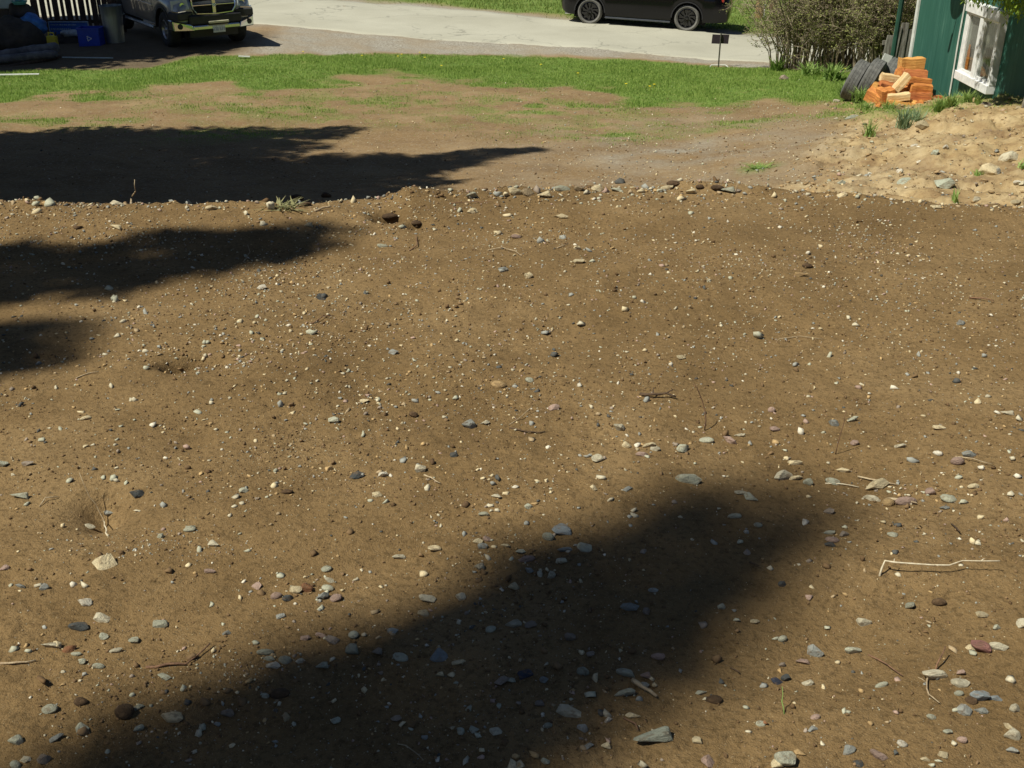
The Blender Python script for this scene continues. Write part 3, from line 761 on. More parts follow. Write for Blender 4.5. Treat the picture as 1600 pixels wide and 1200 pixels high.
for px, py, w_, h_, c_ in STONES:
    g = G(px, py + h_ * .35, False)
    depth = g.y * CT + (EYE - g.z) * ST
    ppm = F / depth
    phi_ = math.atan2(EYE - g.z, g.y)
    W = w_ / ppm * 1.14; Hh = h_ / ppm * 1.14
    if py < 330: W *= 1.08; Hh *= 1.15
    Dp = W * rnd.uniform(.6, .95)
    Zt = (Hh - Dp * math.sin(phi_) * .8) / math.cos(phi_)
    if Zt < .40 * W:
        Zt = .40 * W; Dp = max(.35 * W, (Hh - Zt * math.cos(phi_) * .8) / math.sin(phi_))
    Zt = min(Zt, .8 * W)
    items.append(dict(px=px, py=py, c=c_, W=W, D=Dp, Z=Zt, a=w_ * h_ * (9 if c_ == 's' and py < 350 else 1), x=g.x, y=g.y))
items.sort(key=lambda q: -q['a'])
SINGLE = items[:285]; EXTRA = items[285:]
def where(px, py):
    best = min(MARKS, key=lambda m: (m[0][0] - px) ** 2 + (2.0 * (m[0][1] - py)) ** 2)
    (mx, my), nm = best
    dx, dy = px - mx, py - my
    if abs(dx) < 14 and abs(dy) < 14: return None, best
    if abs(dx) > abs(dy) * 1.3: w = 'right of' if dx > 0 else 'left of'
    else: w = 'below' if dy > 0 else 'above'
    dd = math.hypot(dx, dy)
    return (('just ' if dd < 45 else 'well ' if dd > 130 else '') + w + ' ' + nm), best
fam = {}
for q in SINGLE:
    W_ = q['W'] * 100
    size = 'tiny' if W_ < 1.6 else 'small' if W_ < 2.6 else 'medium' if W_ < 4.5 else 'large'
    ar = q['W'] / max(q['D'], q['Z'])
    form = 'flat' if q['Z'] < .36 * q['W'] else 'long' if ar > 1.8 else 'blocky' if q['Z'] > .62 * q['W'] else ''
    kind = 'dirt clod' if q['c'] == 's' else 'stone'
    w, bst = where(q['px'], q['py'])
    if w is None: w = 'at the heart of ' + bst[1][4:] if bst[1].startswith('the ') else bst[1]
    q['kind'] = kind
    q['lab'] = ' '.join(x for x in (size, form, SC[q['c']][1], kind) if x)
    q['w'] = w
    fam.setdefault(q['lab'] + ' ' + w, []).append(q)
ORD = ['first', 'second', 'third', 'fourth', 'fifth', 'sixth', 'seventh', 'eighth']
for lab, qs in fam.items():
    if len(qs) == 1: qs[0]['label'] = lab
    elif len(qs) == 2:
        qs.sort(key=lambda q: q['px'])
        qs[0]['label'] = 'left of two: ' + lab; qs[1]['label'] = 'right of two: ' + lab
    else:
        qs.sort(key=lambda q: q['px'])
        for k_, q in enumerate(qs): q['label'] = ORD[k_] + ' from left: ' + lab
for n_, q in enumerate(SINGLE):
    rough = q['c'] in 'kogw' and rnd.random() < .35 or q['c'] == 's'
    me = rnd.choice(ROCKS_R if rough else ROCKS_A)
    nm = 'dirt_clod' if q['kind'] == 'dirt clod' else 'stone'
    o = bpy.data.objects.new(nm, me); col.objects.link(o)
    o.scale = (q['W'], q['D'], q['Z'])
    o.rotation_euler = (rnd.uniform(-.22, .22), rnd.uniform(-.22, .22), rnd.uniform(-.35, .35) + rnd.choice((0, math.pi)))
    o.location = (q['x'], q['y'], h1(q['x'], q['y']) + q['Z'] * .24)
    o.material_slots[0].link = 'OBJECT'; o.material_slots[0].material = MST[q['c']]
    tag(o, ' '.join(q['label'].replace('the mixed stone cluster','the mixed cluster').split()[:16]), 'clod' if q['kind'] == 'dirt clod' else 'stone', 'clods of soil on the dug ground' if nm == 'dirt_clod' else 'loose stones on the dug ground')

# ---- uncounted small stones and crumbs: batches of tiny irregular solids
ICO = bmesh.new(); bmesh.ops.create_icosphere(ICO, subdivisions=1, radius=0.5)
ICO_V = np.array([v.co[:] for v in ICO.verts]); ICO_F = np.array([[v.index for v in f.verts] for f in ICO.faces]); ICO.free()
OCT_V = np.array([(.5, 0, 0), (-.5, 0, 0), (0, .5, 0), (0, -.5, 0), (0, 0, .5), (0, 0, -.5)], float)
OCT_F = np.array([(0, 2, 4), (2, 1, 4), (1, 3, 4), (3, 0, 4), (2, 0, 5), (1, 2, 5), (3, 1, 5), (0, 3, 5)])
am2, nt, b = nt_mat('small_stones')
vc = N(nt, 'ShaderNodeVertexColor'); vc.layer_name = 'tint'
geo = N(nt, 'ShaderNodeNewGeometry')
cc = mix(nt, mth(nt, 'MULTIPLY', ramp(nt, noise(nt, geo.outputs['Position'], 160, 3, .7), [(.5, (0, 0, 0, 1)), (.65, (1, 1, 1))]), .45), vc.outputs[0], (.19, .12, .06))
nt.links.new(cc, b.inputs['Base Color']); b.inputs['Roughness'].default_value = .9; b.inputs['Specular IOR Level'].default_value = .25
M_SMALL = am2
def batch(name, X, Y, S, cols, ico=True, flat=(.35, .8), sink=.2, Zoff=None):
    n = len(X)
    BV, BF = (ICO_V, ICO_F) if ico else (OCT_V, OCT_F)
    k_ = len(BV)
    Z = height(X, Y)
    v = BV[None] * rng.uniform(.5, 1.35, (n, k_, 1)) + rng.normal(0, .09, (n, k_, 3))
    sc_ = np.stack([S, S * rng.uniform(.5, 1, n), S * rng.uniform(flat[0], flat[1], n)], -1)
    v = v * sc_[:, None, :]
    t = rng.uniform(0, 2 * np.pi, n); ct, st_ = np.cos(t)[:, None], np.sin(t)[:, None]
    tl = rng.normal(0, .3, n)[:, None]
    x, y, z = v[..., 0], v[..., 1], v[..., 2]
    z, x = z + x * tl, x - z * tl
    x, y = x * ct - y * st_, x * st_ + y * ct
    V = np.stack([x + X[:, None], y + Y[:, None], z + (Z + sc_[:, 2] * sink)[:, None]], -1).reshape(-1, 3)
    Fc = (BF[None] + (np.arange(n) * k_)[:, None, None]).reshape(-1, 3)
    C = np.repeat(np.c_[cols, np.ones(n)], k_, 0)
    return np_mesh(name, V, Fc, M_SMALL, colors={'tint': C})
PAL = np.array([SC[k_][0] for k_ in 'ppccggbbdtkwmoo'])
SOILP = np.array([(.17, .105, .05), (.19, .12, .058), (.13, .078, .036), (.22, .14, .07)])
def pick(n, soil=0.0):
    c = PAL[rng.integers(0, len(PAL), n)] * rng.uniform(.75, 1.15, (n, 1))
    s = SOILP[rng.integers(0, 4, n)] * rng.uniform(.8, 1.2, (n, 1))
    m = rng.uniform(0, 1, n) < soil
    c[m] = s[m]
    return np.clip(c, 0, 1)
def fan(n, r0, r1, ang=30):
    r = np.sqrt(rng.uniform(r0 * r0, r1 * r1, n)); a = np.radians(rng.uniform(-ang, ang, n))
    return r * np.sin(a), r * np.cos(a)
def cull_up(X, Y, dens=None):
    keep = Y < crest_y(X) + .03
    d = .25 + 1.5 * np.clip(fbm(X * 1.7, Y * 1.7, 4, 121) + .30, 0, 1) ** 1.8
    return keep & (rng.uniform(0, 1.2, len(X)) < d)
def parts_of(specs, soil, name):
    XX, YY, SS = [], [], []
    for n, r0, r1, s0, s1 in specs:
        X, Y = fan(n, r0, r1); kp = cull_up(X, Y); X, Y = X[kp], Y[kp]
        XX.append(X); YY.append(Y); SS.append(s0 * (s1 / s0) ** (rng.uniform(0, 1, len(X)) ** 1.7))
    X, Y, S = map(np.concatenate, (XX, YY, SS))
    return X, Y, S
X, Y, S = parts_of([(4200, 1.0, 6.7, .011, .024), (14000, 1.0, 6.7, .005, .012), (9000, 3.2, 6.7, .008, .017)], 0, '')
ex = np.array([(q['x'], q['y'], q['W']) for q in EXTRA])
o = batch('pebbles', np.r_[X, ex[:, 0]], np.r_[Y, ex[:, 1]], np.r_[S, ex[:, 2]], np.vstack([pick(len(X), .12), np.array([SC[q['c']][0] for q in EXTRA])]), True)
tag(o, 'countless small mixed pebbles strewn over the dug brown ground', 'pebbles', kind='stuff')
# gravelly streaks: around the crack, along the crest, at the shards
cl = []
for px, py, rx, ry, n, s0, s1 in [(360,560,.30,.14,320,.006,.018),(380,500,.5,.25,260,.006,.02),(1240,470,1.0,.5,500,.005,.012),(1340,520,.8,.4,400,.005,.012),
                                  (500,920,.14,.10,90,.005,.014),(1430,770,.22,.10,110,.006,.016),(250,850,.22,.06,260,.004,.008),(380,1045,.12,.05,120,.004,.008),
                                  (900,310,.9,.18,260,.01,.035),(640,350,.8,.25,200,.008,.024),(1080,700,.4,.15,150,.006,.016),(570,620,.35,.2,200,.006,.02),(720,740,.5,.25,220,.005,.012)]:
    g = G(px, py, False)
    cl.append((g.x + rng.normal(0, rx / 1.5, n), g.y + rng.normal(0, ry / 1.5, n), s0 * (s1 / s0) ** rng.uniform(0, 1, n) ** 1.5))
for n, s0, s1, sd in [(520, .012, .045, .05), (900, .006, .02, .10)]:
    x_ = rng.uniform(-4, 3.6, n); 
    cl.append((x_, crest_y(x_) - .03 + rng.normal(0, sd, n), s0 * (s1 / s0) ** rng.uniform(0, 1, n) ** 2))
X, Y, S = (np.concatenate([c[q] for c in cl]) for q in range(3))
kp = Y < crest_y(X) + .12; X, Y, S = X[kp], Y[kp], S[kp]
o = batch('gravel', X, Y, S, pick(len(X), .3), True)
tag(o, 'gravelly patches of broken stone along the crest and around the crack', 'gravel', kind='stuff')
X, Y, S = parts_of([(22000, 1.0, 3.4, .0022, .006), (26000, 3.0, 6.7, .0035, .009)], 0, '')
o = batch('grit', X, Y, S, pick(len(X), .35), False)
tag(o, 'fine pale grit scattered on the brown soil', 'grit', kind='stuff')
X, Y, S = parts_of([(14000, 1.0, 3.6, .003, .010), (14000, 3.0, 6.7, .005, .013), (700, 1.0, 6.7, .012, .026)], 1, '')
o = batch('soil_crumbs', X, Y, S, pick(len(X), 1.0), True, flat=(.5, 1.0), sink=.3)
tag(o, 'small dark crumbs and clods of turned soil', 'soil crumbs', kind='stuff')
# lower yard and bank
n = 27000
Y = rng.uniform(8, 24, n); X = rng.uniform(-.55, .55, n) * Y
s_ = Y - crest_y(X)
d = .25 + .5 * np.exp(-(((X - 3.2) / 2.2) ** 2 + ((Y - 14.0) / 4) ** 2)) + .35 * (X > 0)
kp = (s_ > .5) & (rng.uniform(0, 1, n) < d * (1 - .8 * grass_mask(X, Y)))
X, Y = X[kp], Y[kp]
o = batch('yard_gravel', X, Y, .010 + .034 * rng.uniform(0, 1, len(X)) ** 3, pick(len(X), .3), False)
tag(o, 'pale gravel spread over the lower yard below the earth edge', 'gravel', kind='stuff')
n = 11000
Y = rng.uniform(8, 20, n); X = rng.uniform(1.5, 8, n)
kp = (bank_mask(X, Y) > .35) & (X < .58 * Y); X, Y = X[kp], Y[kp]
cs = np.vstack([pick(len(X) // 5, 0), np.array([(.36, .25, .13)]) * rng.uniform(.75, 1.2, (len(X) - len(X) // 5, 1))])
o = batch('bank_rubble', X, Y, .012 + .065 * rng.uniform(0, 1, len(X)) ** 5, cs, True, flat=(.2, .5))
tag(o, 'sandy lumps and small stones covering the bank below the green house', 'rubble', kind='stuff')

# bigger stones on the bank and along the lawn edge
BANK = [  # px, py, w, h, colour, label
 (1443,193,26,15,'c','pale boulder high on the sandy bank near the grass tufts'),
 (1541,163,18,8,'m','flat grey-brown slab at the top of the bank by the window'),
 (1477,283,30,20,'G','grey-green slab half buried in the bank face'),
 (1546,262,32,22,'c','large cream boulder near the right side of the bank'),
 (1576,243,34,20,'p','pale boulder above the large cream one on the bank'),
 (1558,266,10,14,'b','small blue-grey stone stuck in the bank'),
 (1429,227,13,6,'w','small white stone midway up the bank'),
 (1460,237,12,14,'G','upright grey-green stone on the bank face'),
 (1477,229,9,9,'w','white stone beside the upright grey-green stone on the bank'),
 (1436,252,8,7,'w','little white stone beside a dry stalk on the bank'),
 (1406,267,16,8,'w','long white shard low on the left of the bank'),
 (1358,271,9,5,'w','white chip low on the bank near the yard'),
 (1415,283,28,9,'G','thin grey-green slab flush with the bank'),
 (1312,284,18,14,'G','grey-green slab at the foot of the bank'),
 (1586,315,17,7,'c','cream stone at the far right foot of the bank'),
 (1462,323,18,5,'c','flat cream stone in the crest line below the bank'),
 (1525,310,14,8,'p','pale stone low on the right of the bank'),
 (1589,284,12,9,'w','white stone at the right edge of the bank'),
 (1598,285,12,10,'p','grey stone beside the white one at the right edge'),
 (1316,303,16,6,'c','cream shard at the bottom left of the bank'),
 (1330,182,22,7,'G','flat grey-green slab at the lawn edge below the firewood'),
 (1307,157,11,8,'p','pale rock in the grass left of the slab'),
 (1292,163,9,7,'c','cream rock at the lawn edge, left of the pale rock'),
 (1305,169,8,5,'k','pinkish chip between the lawn rocks and the slab'),
 (1306,185,7,5,'p','small pale stone below the lawn edge slab'),
 (1225,121,15,12,'m','grey rock standing alone in the lawn before the shrubs'),
 (1590,168,10,6,'c','cream stone in the shade line at the top of the bank'),
 (1504,185,8,5,'c','small cream stone upper middle of the bank'),
]
for px, py, w_, h_, c_, lab in BANK:
    g = G(px, py + h_ * .3)
    depth = g.y * CT + (EYE - g.z) * ST
    W = w_ / (F / depth); Hh = h_ / (F / depth)
    o = bpy.data.objects.new('stone', rnd.choice(ROCKS_A)); col.objects.link(o)
    o.scale = (W, W * .7, max(Hh * .85, .3 * W)); o.location = (g.x, g.y, g.z + Hh * .12)
    o.rotation_euler = (rnd.uniform(-.1, .35), rnd.uniform(-.35, .1), rnd.uniform(-.4, .4))
    o.material_slots[0].link = 'OBJECT'; o.material_slots[0].material = MST[c_]
    tag(o, lab, 'stone', 'stones on the bank and the lawn edge')

# ------------------------------------------------------------------ twigs, roots, dry stalks
M_TWIG = gmat('dry_twig', (.50, .40, .25), .85, .25, 60, c2=(.30, .21, .12), bmp=.4)
M_PALE = gmat('bleached_twig', (.70, .62, .45), .8, .15, 60, c2=(.52, .43, .29), bmp=.3)
M_RED = gmat('red_brown_twig', (.26, .14, .075), .85, .25, 60, c2=(.13, .07, .04), bmp=.4)
M_DARKT = gmat('dark_stick', (.09, .055, .03), .9, .3, 40, bmp=.5)
def twig(pts, r, mat, label, name='twig', side=()):
    """pts: (px, py of the ground point below, height above ground in m)"""
    W3 = []
    for px, py, z in pts:
        g = G(px, py, False)
        W3.append(Vector((g.x, g.y, h1(g.x, g.y) + z + r * .6)))
    base = W3[0].copy()
    fine = []
    for a, b_ in zip(W3, W3[1:]):
        m_ = max(2, int((b_ - a).length / .03))
        for q in range(m_):
            t = q / m_
            p = a.lerp(b_, t)
            w = .0022 if (b_ - a).length > .02 else 0
            fine.append(p + Vector((rnd.uniform(-w, w), rnd.uniform(-w, w), rnd.uniform(-w, w) * .6)))
    fine.append(W3[-1])
    rad = [r * (1 - .55 * q / len(fine)) * rnd.uniform(.85, 1.15) for q in range(len(fine))]
    mb = MB(); mb.tube([p - base for p in fine], rad, 6)
    for t, L, az in side:
        p = fine[int(t * (len(fine) - 1))] - base
        d = Vector((math.cos(az), math.sin(az), .35))
        mb.tube([p, p + d * L * .5 + Vector((0, 0, .002)), p + d * L], [r * .5, r * .4, r * .2], 5)
    o = mb.build(name, mat, smooth=True, loc=base)
    tag(o, label, 'root' if name == 'root' else 'stalk' if name == 'dry_stalk' else 'grass' if name == 'grass_sprig' else 'twig')
    return o
twig([(1374,899,0),(1380,892,.033),(1409,897,.034),(1480,899,.026),(1500,896,.030),(1557,899,.036)], .0028, M_PALE, 'long bleached twig bent at its left end, propped above the dirt', side=((.35,.012,1.2),(.6,.012,-1),(.97,.012,.4)))
twig([(228,1046,0),(262,1043,.004),(292,1041,.003),(308,1030,.005),(329,1013,.010)], .0034, M_RED, 'curved red-brown root lying on the dirt lower left', name='root')
twig([(0,1041,0),(30,1040,.004),(58,1036,.002)], .0032, M_TWIG, 'straight tan twig at the left edge low down')
twig([(795,671,0),(818,676,.004),(840,679,.004),(852,677,.002)], .003, M_DARKT, 'thin dark curved stick amid the middle gravel')
twig([(795,667,0),(815,655,.01),(832,644,.02)], .0018, M_TWIG, 'fine tan straw above the thin dark stick')
twig([(1000,618,0),(1020,622,.012),(1040,621,.012),(1056,624,.006)], .006, M_DARKT, 'knobbly dark root piece in the middle distance', name='root', side=((.4,.03,1.4),(.7,.025,.3)))
twig([(1102,672,0),(1100,668,.06),(1088,668,.13),(1078,668,.16)], .0022, M_RED, 'upright dead stalk bent to the left above cream stones', name='dry_stalk')
twig([(1305,708,0),(1308,708,.05),(1311,708,.115),(1312,708,.155)], .0016, M_RED, 'thin upright red-brown stalk right of centre', name='dry_stalk')
twig([(1290,754,0),(1315,757,.004),(1342,762,.003)], .0022, M_PALE, 'pale straight straw among the flat shards')
twig([(1385,782,0),(1400,784,.006),(1432,789,.004)], .0055, M_TWIG, 'chunky tan splinter below the flat shards')
twig([(1340,745,0),(1380,757,.008),(1402,760,.005)], .003, M_TWIG, 'tan twig crossing the flat shards')
twig([(1450,1057,0),(1447,1073,.008),(1449,1090,.006),(1467,1102,.003)], .0025, M_TWIG, 'jointed thin twig below the pale flat shard', side=((.45,.02,2.6),))
twig([(1460,1054,0),(1466,1040,.02),(1473,1028,.03)], .0024, M_RED, 'short red-brown twig rising from the pale flat shard')
twig([(1357,1022,0),(1385,1042,.006),(1410,1060,.003)], .0022, M_RED, 'slanting brown twig right of the foreground centre')
twig([(988,1066,0),(1004,1077,.006),(1026,1090,.004)], .0062, M_TWIG, 'stubby piece of tan bark-covered branch near the grey slab')
twig([(975,1124,0),(992,1138,.01),(997,1146,.006)], .0022, M_RED, 'short reddish twig beside the long grey-green slab')
twig([(165,828,0),(160,816,.03),(145,801,.05),(132,778,.08)], .0018, M_TWIG, 'dry grass stem rising from the dug-up hollow', name='dry_stalk')
twig([(168,838,0),(164,822,.012)], .0028, M_PALE, 'short pale stub below the dug-up hollow')
twig([(62,792,0),(72,783,.01),(88,780,.006),(92,778,.002)], .0018, M_TWIG, 'wispy tan stem left of the dug-up hollow')
twig([(120,592,0),(138,587,.004),(155,585,.003)], .0026, M_TWIG, 'pale brown twig near the left edge, mid distance')
twig([(485,508,0),(505,500,.01),(523,495,.006)], .0022, M_RED, 'short dark straw below the narrow shadow')
twig([(663,744,0),(675,750,.005),(688,757,.003)], .003, M_TWIG, 'tan stick beside the pale block at centre left')
twig([(620,1163,0),(645,1172,.005),(662,1190,.003)], .0012, M_TWIG, 'very fine pale straw at the bottom in the tree shadow')
twig([(762,393,0),(785,391,.01),(805,396,.008),(815,402,.004)], .003, M_TWIG, 'tan bent twig in the far part of the dug ground')
twig([(870,388,0),(888,384,.008)], .003, M_TWIG, 'short tan twig in the far part of the dug ground')
twig([(640,392,0),(652,386,.01),(650,370,.012)], .003, M_RED, 'brown hooked twig below the dark hole')
twig([(380,410,0),(392,400,.02),(388,392,.03)], .0022, M_TWIG, 'wispy stem in the narrow middle shadow')
twig([(205,318,0),(206,316,.05),(214,316,.06),(216,316,.13)], .005, M_TWIG, 'crooked tan stalk standing on the crest at left', name='dry_stalk')
twig([(492,332,0),(505,329,.008),(518,327,.006)], .009, M_TWIG, 'short thick tan stick lying near the crest')
twig([(700,319,0),(735,318,.01),(770,318,.006)], .003, M_RED, 'long thin brown twig below the crest stones')
twig([(1150,302,0),(1151,300,.06)], .003, M_TWIG, 'tiny stalk standing on the crest at right of centre', name='dry_stalk')
twig([(1218,530,0),(1250,527,.004),(1285,533,.003)], .0018, M_TWIG, 'faint straw on the gravelly right side')
twig([(1515,466,0),(1535,472,.01),(1552,474,.006)], .0035, M_RED, 'brown twig at the right side, mid distance')
twig([(1170,878,0),(1186,887,.008)], .0025, M_DARKT, 'short dark stick in the shadow right of centre')
twig([(1488,820,0),(1498,838,.01)], .0025, M_DARKT, 'dark stub above the bent pale twig')
twig([(1495,715,0),(1520,722,.01),(1550,728,.005)], .002, M_TWIG, 'thin tan straw by the right edge pinkish stone')
twig([(1141,1043,0),(1155,1054,.006)], .0022, M_DARKT, 'small dark stick in the lower middle')
M_GREENS = gmat('green_sprig', (.20, .30, .07), .7, .2, 30)
twig([(1224,1118,0),(1220,1110,.02),(1218,1102,.05)], .0014, M_GREENS, 'single thin green shoot in the foreground dirt', name='grass_sprig')

# drooping weeds: tufts with long blades
M_WEED = leaf_mat('weed_leaves', (.40, .52, .16), (.18, .30, .07), .4)
M_WEEDB = leaf_mat('bluish_weed_leaves', (.32, .42, .24), (.16, .24, .12), .4)
M_DRYW = leaf_mat('dry_weed_leaves', (.42, .40, .20), (.22, .22, .10), .3)
def tuft(px, py, hgt, spread, nb, mat, label, name='grass_tuft', wid=.008):
    g = G(px, py)
    V = []; Fc = []
    for q in range(nb):
        a = rnd.uniform(0, 6.283); l = rnd.uniform(.3, 1.0) * spread; h_ = hgt * rnd.uniform(.55, 1.05)
        bx0, by0 = rnd.gauss(0, spread * .18), rnd.gauss(0, spread * .18)
        ca, sa = math.cos(a), math.sin(a)
        w = wid * rnd.uniform(.7, 1.3)
        n0 = len(V)
        for t in (0, .5, 1):
            r_ = l * t ** 1.6; z = h_ * (t - .25 * t * t * (l / spread))
            ww = w * (1 - t) ** .6 + .0004
            V += [(bx0 + ca * r_ - sa * ww, by0 + sa * r_ + ca * ww, z - .01), (bx0 + ca * r_ + sa * ww, by0 + sa * r_ - ca * ww, z - .01)]
        Fc += [(n0, n0 + 1, n0 + 3, n0 + 2), (n0 + 2, n0 + 3, n0 + 5, n0 + 4)]
    o = np_mesh(name, np.array(V), np.array(Fc), mat)
    o.location = g
    tag(o, label, 'grass tuft' if name == 'grass_tuft' else 'weed', 'tufts of grass and weeds')
    return o
tuft(1412,200,.34,.22,90,M_WEEDB,'bluish grass tuft on the bank, left of the pale boulder',wid=.009)
tuft(1430,190,.26,.2,60,M_WEEDB,'low bluish tuft right beside the taller bank tuft')
tuft(1358,214,.30,.2,40,M_WEED,'sparse tuft at the left shoulder of the bank')
tuft(1470,174,.26,.25,110,M_WEED,'bushy grass tuft right of the firewood')
tuft(1487,166,.24,.22,80,M_WEED,'grass tuft close to the green wall')
tuft(1508,158,.22,.22,70,M_WEED,'grass tuft under the window, left corner')
tuft(1527,163,.22,.16,30,M_WEED,'bright little weed at the top of the bank below the window')
tuft(1492,318,.16,.07,16,M_WEED,'lone upright tuft at the foot of the bank')
tuft(1388,172,.2,.2,60,M_WEED,'grass tuft in front of the stacked firewood')
tuft(1352,172,.2,.22,80,M_WEED,'grass tuft left in front of the firewood')
tuft(1530,274,.08,.1,20,M_WEED,'tiny weed in the middle of the bank')
tuft(1596,262,.1,.12,26,M_WEED,'small weed at the right edge of the bank')
tuft(1186,264,.07,.28,70,M_WEED,'low green patch in the gravelly yard near the bank',name='weed')
tuft(442,323,.05,.16,60,M_DRYW,'pale spiky weed on the crest left of centre',name='weed',wid=.006)
tuft(1215,111,.4,.3,60,M_WEED,'broad-leaved weed before the shrubs',name='weed',wid=.03)
tuft(1290,108,.45,.35,90,M_WEED,'leafy bright weed clump left of the tyres',name='weed',wid=.03)
tuft(1322,150,.35,.3,90,M_WEED,'leafy weed clump just left of the tyres',name='weed',wid=.02)
tuft(1300,125,.4,.4,110,M_WEED,'bright weeds under the right side of the shrubs',name='weed',wid=.025)
tuft(1265,118,.35,.4,90,M_WEED,'bright weeds under the middle of the shrubs',name='weed',wid=.025)
tuft(1345,158,.28,.3,110,M_WEED,'grassy clump before the first two tyres',name='weed',wid=.014)
tuft(1340,150,.3,.3,70,M_WEED,'weeds at the foot of the leftmost tyre',name='weed',wid=.015)
# dandelions in the lawn
M_DAND = gmat('dandelion_yellow', (.75, .60, .02), .7, .1, 20)
DL = sorted([(566,92),(622,93),(628,90),(656,87),(664,95),(474,86),(787,97),(978,137),(1015,141),(1022,138),(1320,113),(690,108),(903,120),(845,106)])
DW = ['leftmost', 'second', 'third', 'fourth', 'fifth', 'sixth', 'seventh', 'eighth', 'ninth', 'tenth', 'eleventh', 'twelfth', 'thirteenth', 'rightmost']
def where_d(px, py):
    w = DW[DL.index((px, py))]
    return w + (' from the left' if w[-4:] != 'most' else '') + ' of the yellow dandelions dotting the front lawn grass'
for px, py in [(566,92),(622,93),(628,90),(656,87),(664,95),(474,86),(787,97),(978,137),(1015,141),(1022,138),(1320,113),(690,108),(903,120),(845,106)]:
    g = G(px, py)
    mb = MB(); mb.lathe([(.001, .0), (.03, .012), (.001, .02)], 8, c=(0, 0, .07)); mb.tube([(0, 0, 0), (0, 0, .07)], .003, 4)
    o = mb.build('dandelion', M_DAND, loc=g)
    tag(o, where_d(px, py), 'dandelion', 'dandelions in the lawn')
# ------------------------------------------------------------------ broadleaf crowns
M_LEAF = leaf_mat('broad_leaves', (.10, .16, .03), (.045, .085, .018), .2)
M_LEAFB = leaf_mat('bright_drooping_leaves', (.34, .48, .06), (.16, .27, .03), .35)
M_SHRUB = leaf_mat('shrub_leaves', (.36, .38, .12), (.17, .20, .06), .35)
M_STEM = gmat('shrub_stems', (.40, .33, .23), .95, .3, 12, c2=(.19, .145, .10), bmp=.5)
def leafy_tree(name, base, trunk_top, c, rads, nleaf, lsz, seed, mat, trunk_r=.25, nclump=70, shell=.55):
    """trunk, limbs reaching into the crown and leaves gathered in clumps; all relative to base"""
    r_ = random.Random(seed); g_ = np.random.default_rng(seed)
    root = empty(name, base)
    t = MB()
    tt = Vector(trunk_top); cc_ = Vector(c)
    t.tube([(0, 0, -.4), (tt.x * .1 + .03, tt.y * .2, tt.z * .35), (tt.x * .5 - .02, tt.y * .5, tt.z * .7), tt, tt.lerp(cc_, .8)],
           [trunk_r * 1.25, trunk_r, trunk_r * .8, trunk_r * .6, trunk_r * .2], 10)
    t.build('trunk', M_BARK, root, smooth=True)
    lb = MB(); cls = []
    for q in range(nclump):
        v = Vector((r_.gauss(0, 1), r_.gauss(0, 1), r_.gauss(0, 1))).normalized() * (r_.uniform(shell, 1.0))
        p = cc_ + Vector((v.x * rads[0], v.y * rads[1], v.z * rads[2]))
        cls.append((p, r_.uniform(.5, 1.0)))
        if q % 2 == 0:
            s0 = tt.lerp(cc_, r_.uniform(-.2, .6))
            m_ = s0.lerp(p, .5) + Vector((r_.uniform(-.2, .2), r_.uniform(-.2, .2), r_.uniform(0, .4)))
            lb.tube([s0, m_, p], [trunk_r * .3, trunk_r * .16, .015], 5, cap=False)
    tag(lb.build('branches', M_BARK, root), kind='stuff')
    k_ = nleaf // nclump
    C = np.repeat(np.array([p[:] for p, s in cls]), k_, 0); S_ = np.repeat(np.array([s for p, s in cls]), k_)
    cr = min(rads) * .36
    d = g_.normal(0, 1, (len(C), 3)); d /= np.linalg.norm(d, axis=1)[:, None]
    pos_ = C + d * (g_.uniform(0, 1, len(C)) ** .45 * cr * S_)[:, None]
    a = g_.normal(0, 1, (len(C), 3)); a[:, 2] *= .6; a /= np.linalg.norm(a, axis=1)[:, None]
    b_ = np.cross(a, g_.normal(0, 1, (len(C), 3))); b_ /= np.linalg.norm(b_, axis=1)[:, None]
    l = (lsz * g_.uniform(.6, 1.3, len(C)))[:, None]
    V = np.stack([pos_ - a * l * .5, pos_ + b_ * l * .3, pos_ + a * l * .5, pos_ - b_ * l * .3], 1).reshape(-1, 3)
    tag(np_mesh('crown', V, np.arange(len(V)).reshape(-1, 4), mat, root), kind='stuff')
    return root
for (tx, ty), H_, r3, lab in [((-10.9, 27.4), 9.5, (3.1, 2.7, 3.0), 'round leafy tree shading the parked truck and the fence'),
                            ((-13.5, 28.9), 10.5, (3.0, 2.9, 3.0), 'taller leafy tree behind the one shading the truck'),
                            ((-16.5, 28.5), 9.0, (3.4, 3.6, 3.2), 'leafy tree farther left of the fence'),
                            ((-12.4, 31.8), 10.2, (2.2, 2.0, 2.2), 'small-crowned leafy tree shading the tail of the truck'),
                            ((-9.2, 28.0), 10.0, (2.1, 2.0, 2.2), 'slender leafy tree reaching nearest to the truck'),
                            ((-13.4, 26.7), 7.5, (2.3, 2.2, 2.2), 'smaller leafy tree shading the clutter pile')]:
    zg = h1(tx, ty, False)
    off = (H_) / math.tan(SUN_EL)
    bx0, by0 = tx - sx * off, ty - sy * off
    zb = h1(bx0, by0, False)
    off = (H_ + zb - zg) / math.tan(SUN_EL); bx0, by0 = tx - sx * off, ty - sy * off
    t = leafy_tree('leafy_tree', (bx0, by0, zb), (0, 0, H_ * .55), (0, 0, H_), r3, 80000 if r3[0] > 2.5 else 44000, .23, int(H_ * 10), M_LEAF, .22, 170, .15)
    tag(t, lab, 'tree', 'leafy trees left of the driveway')

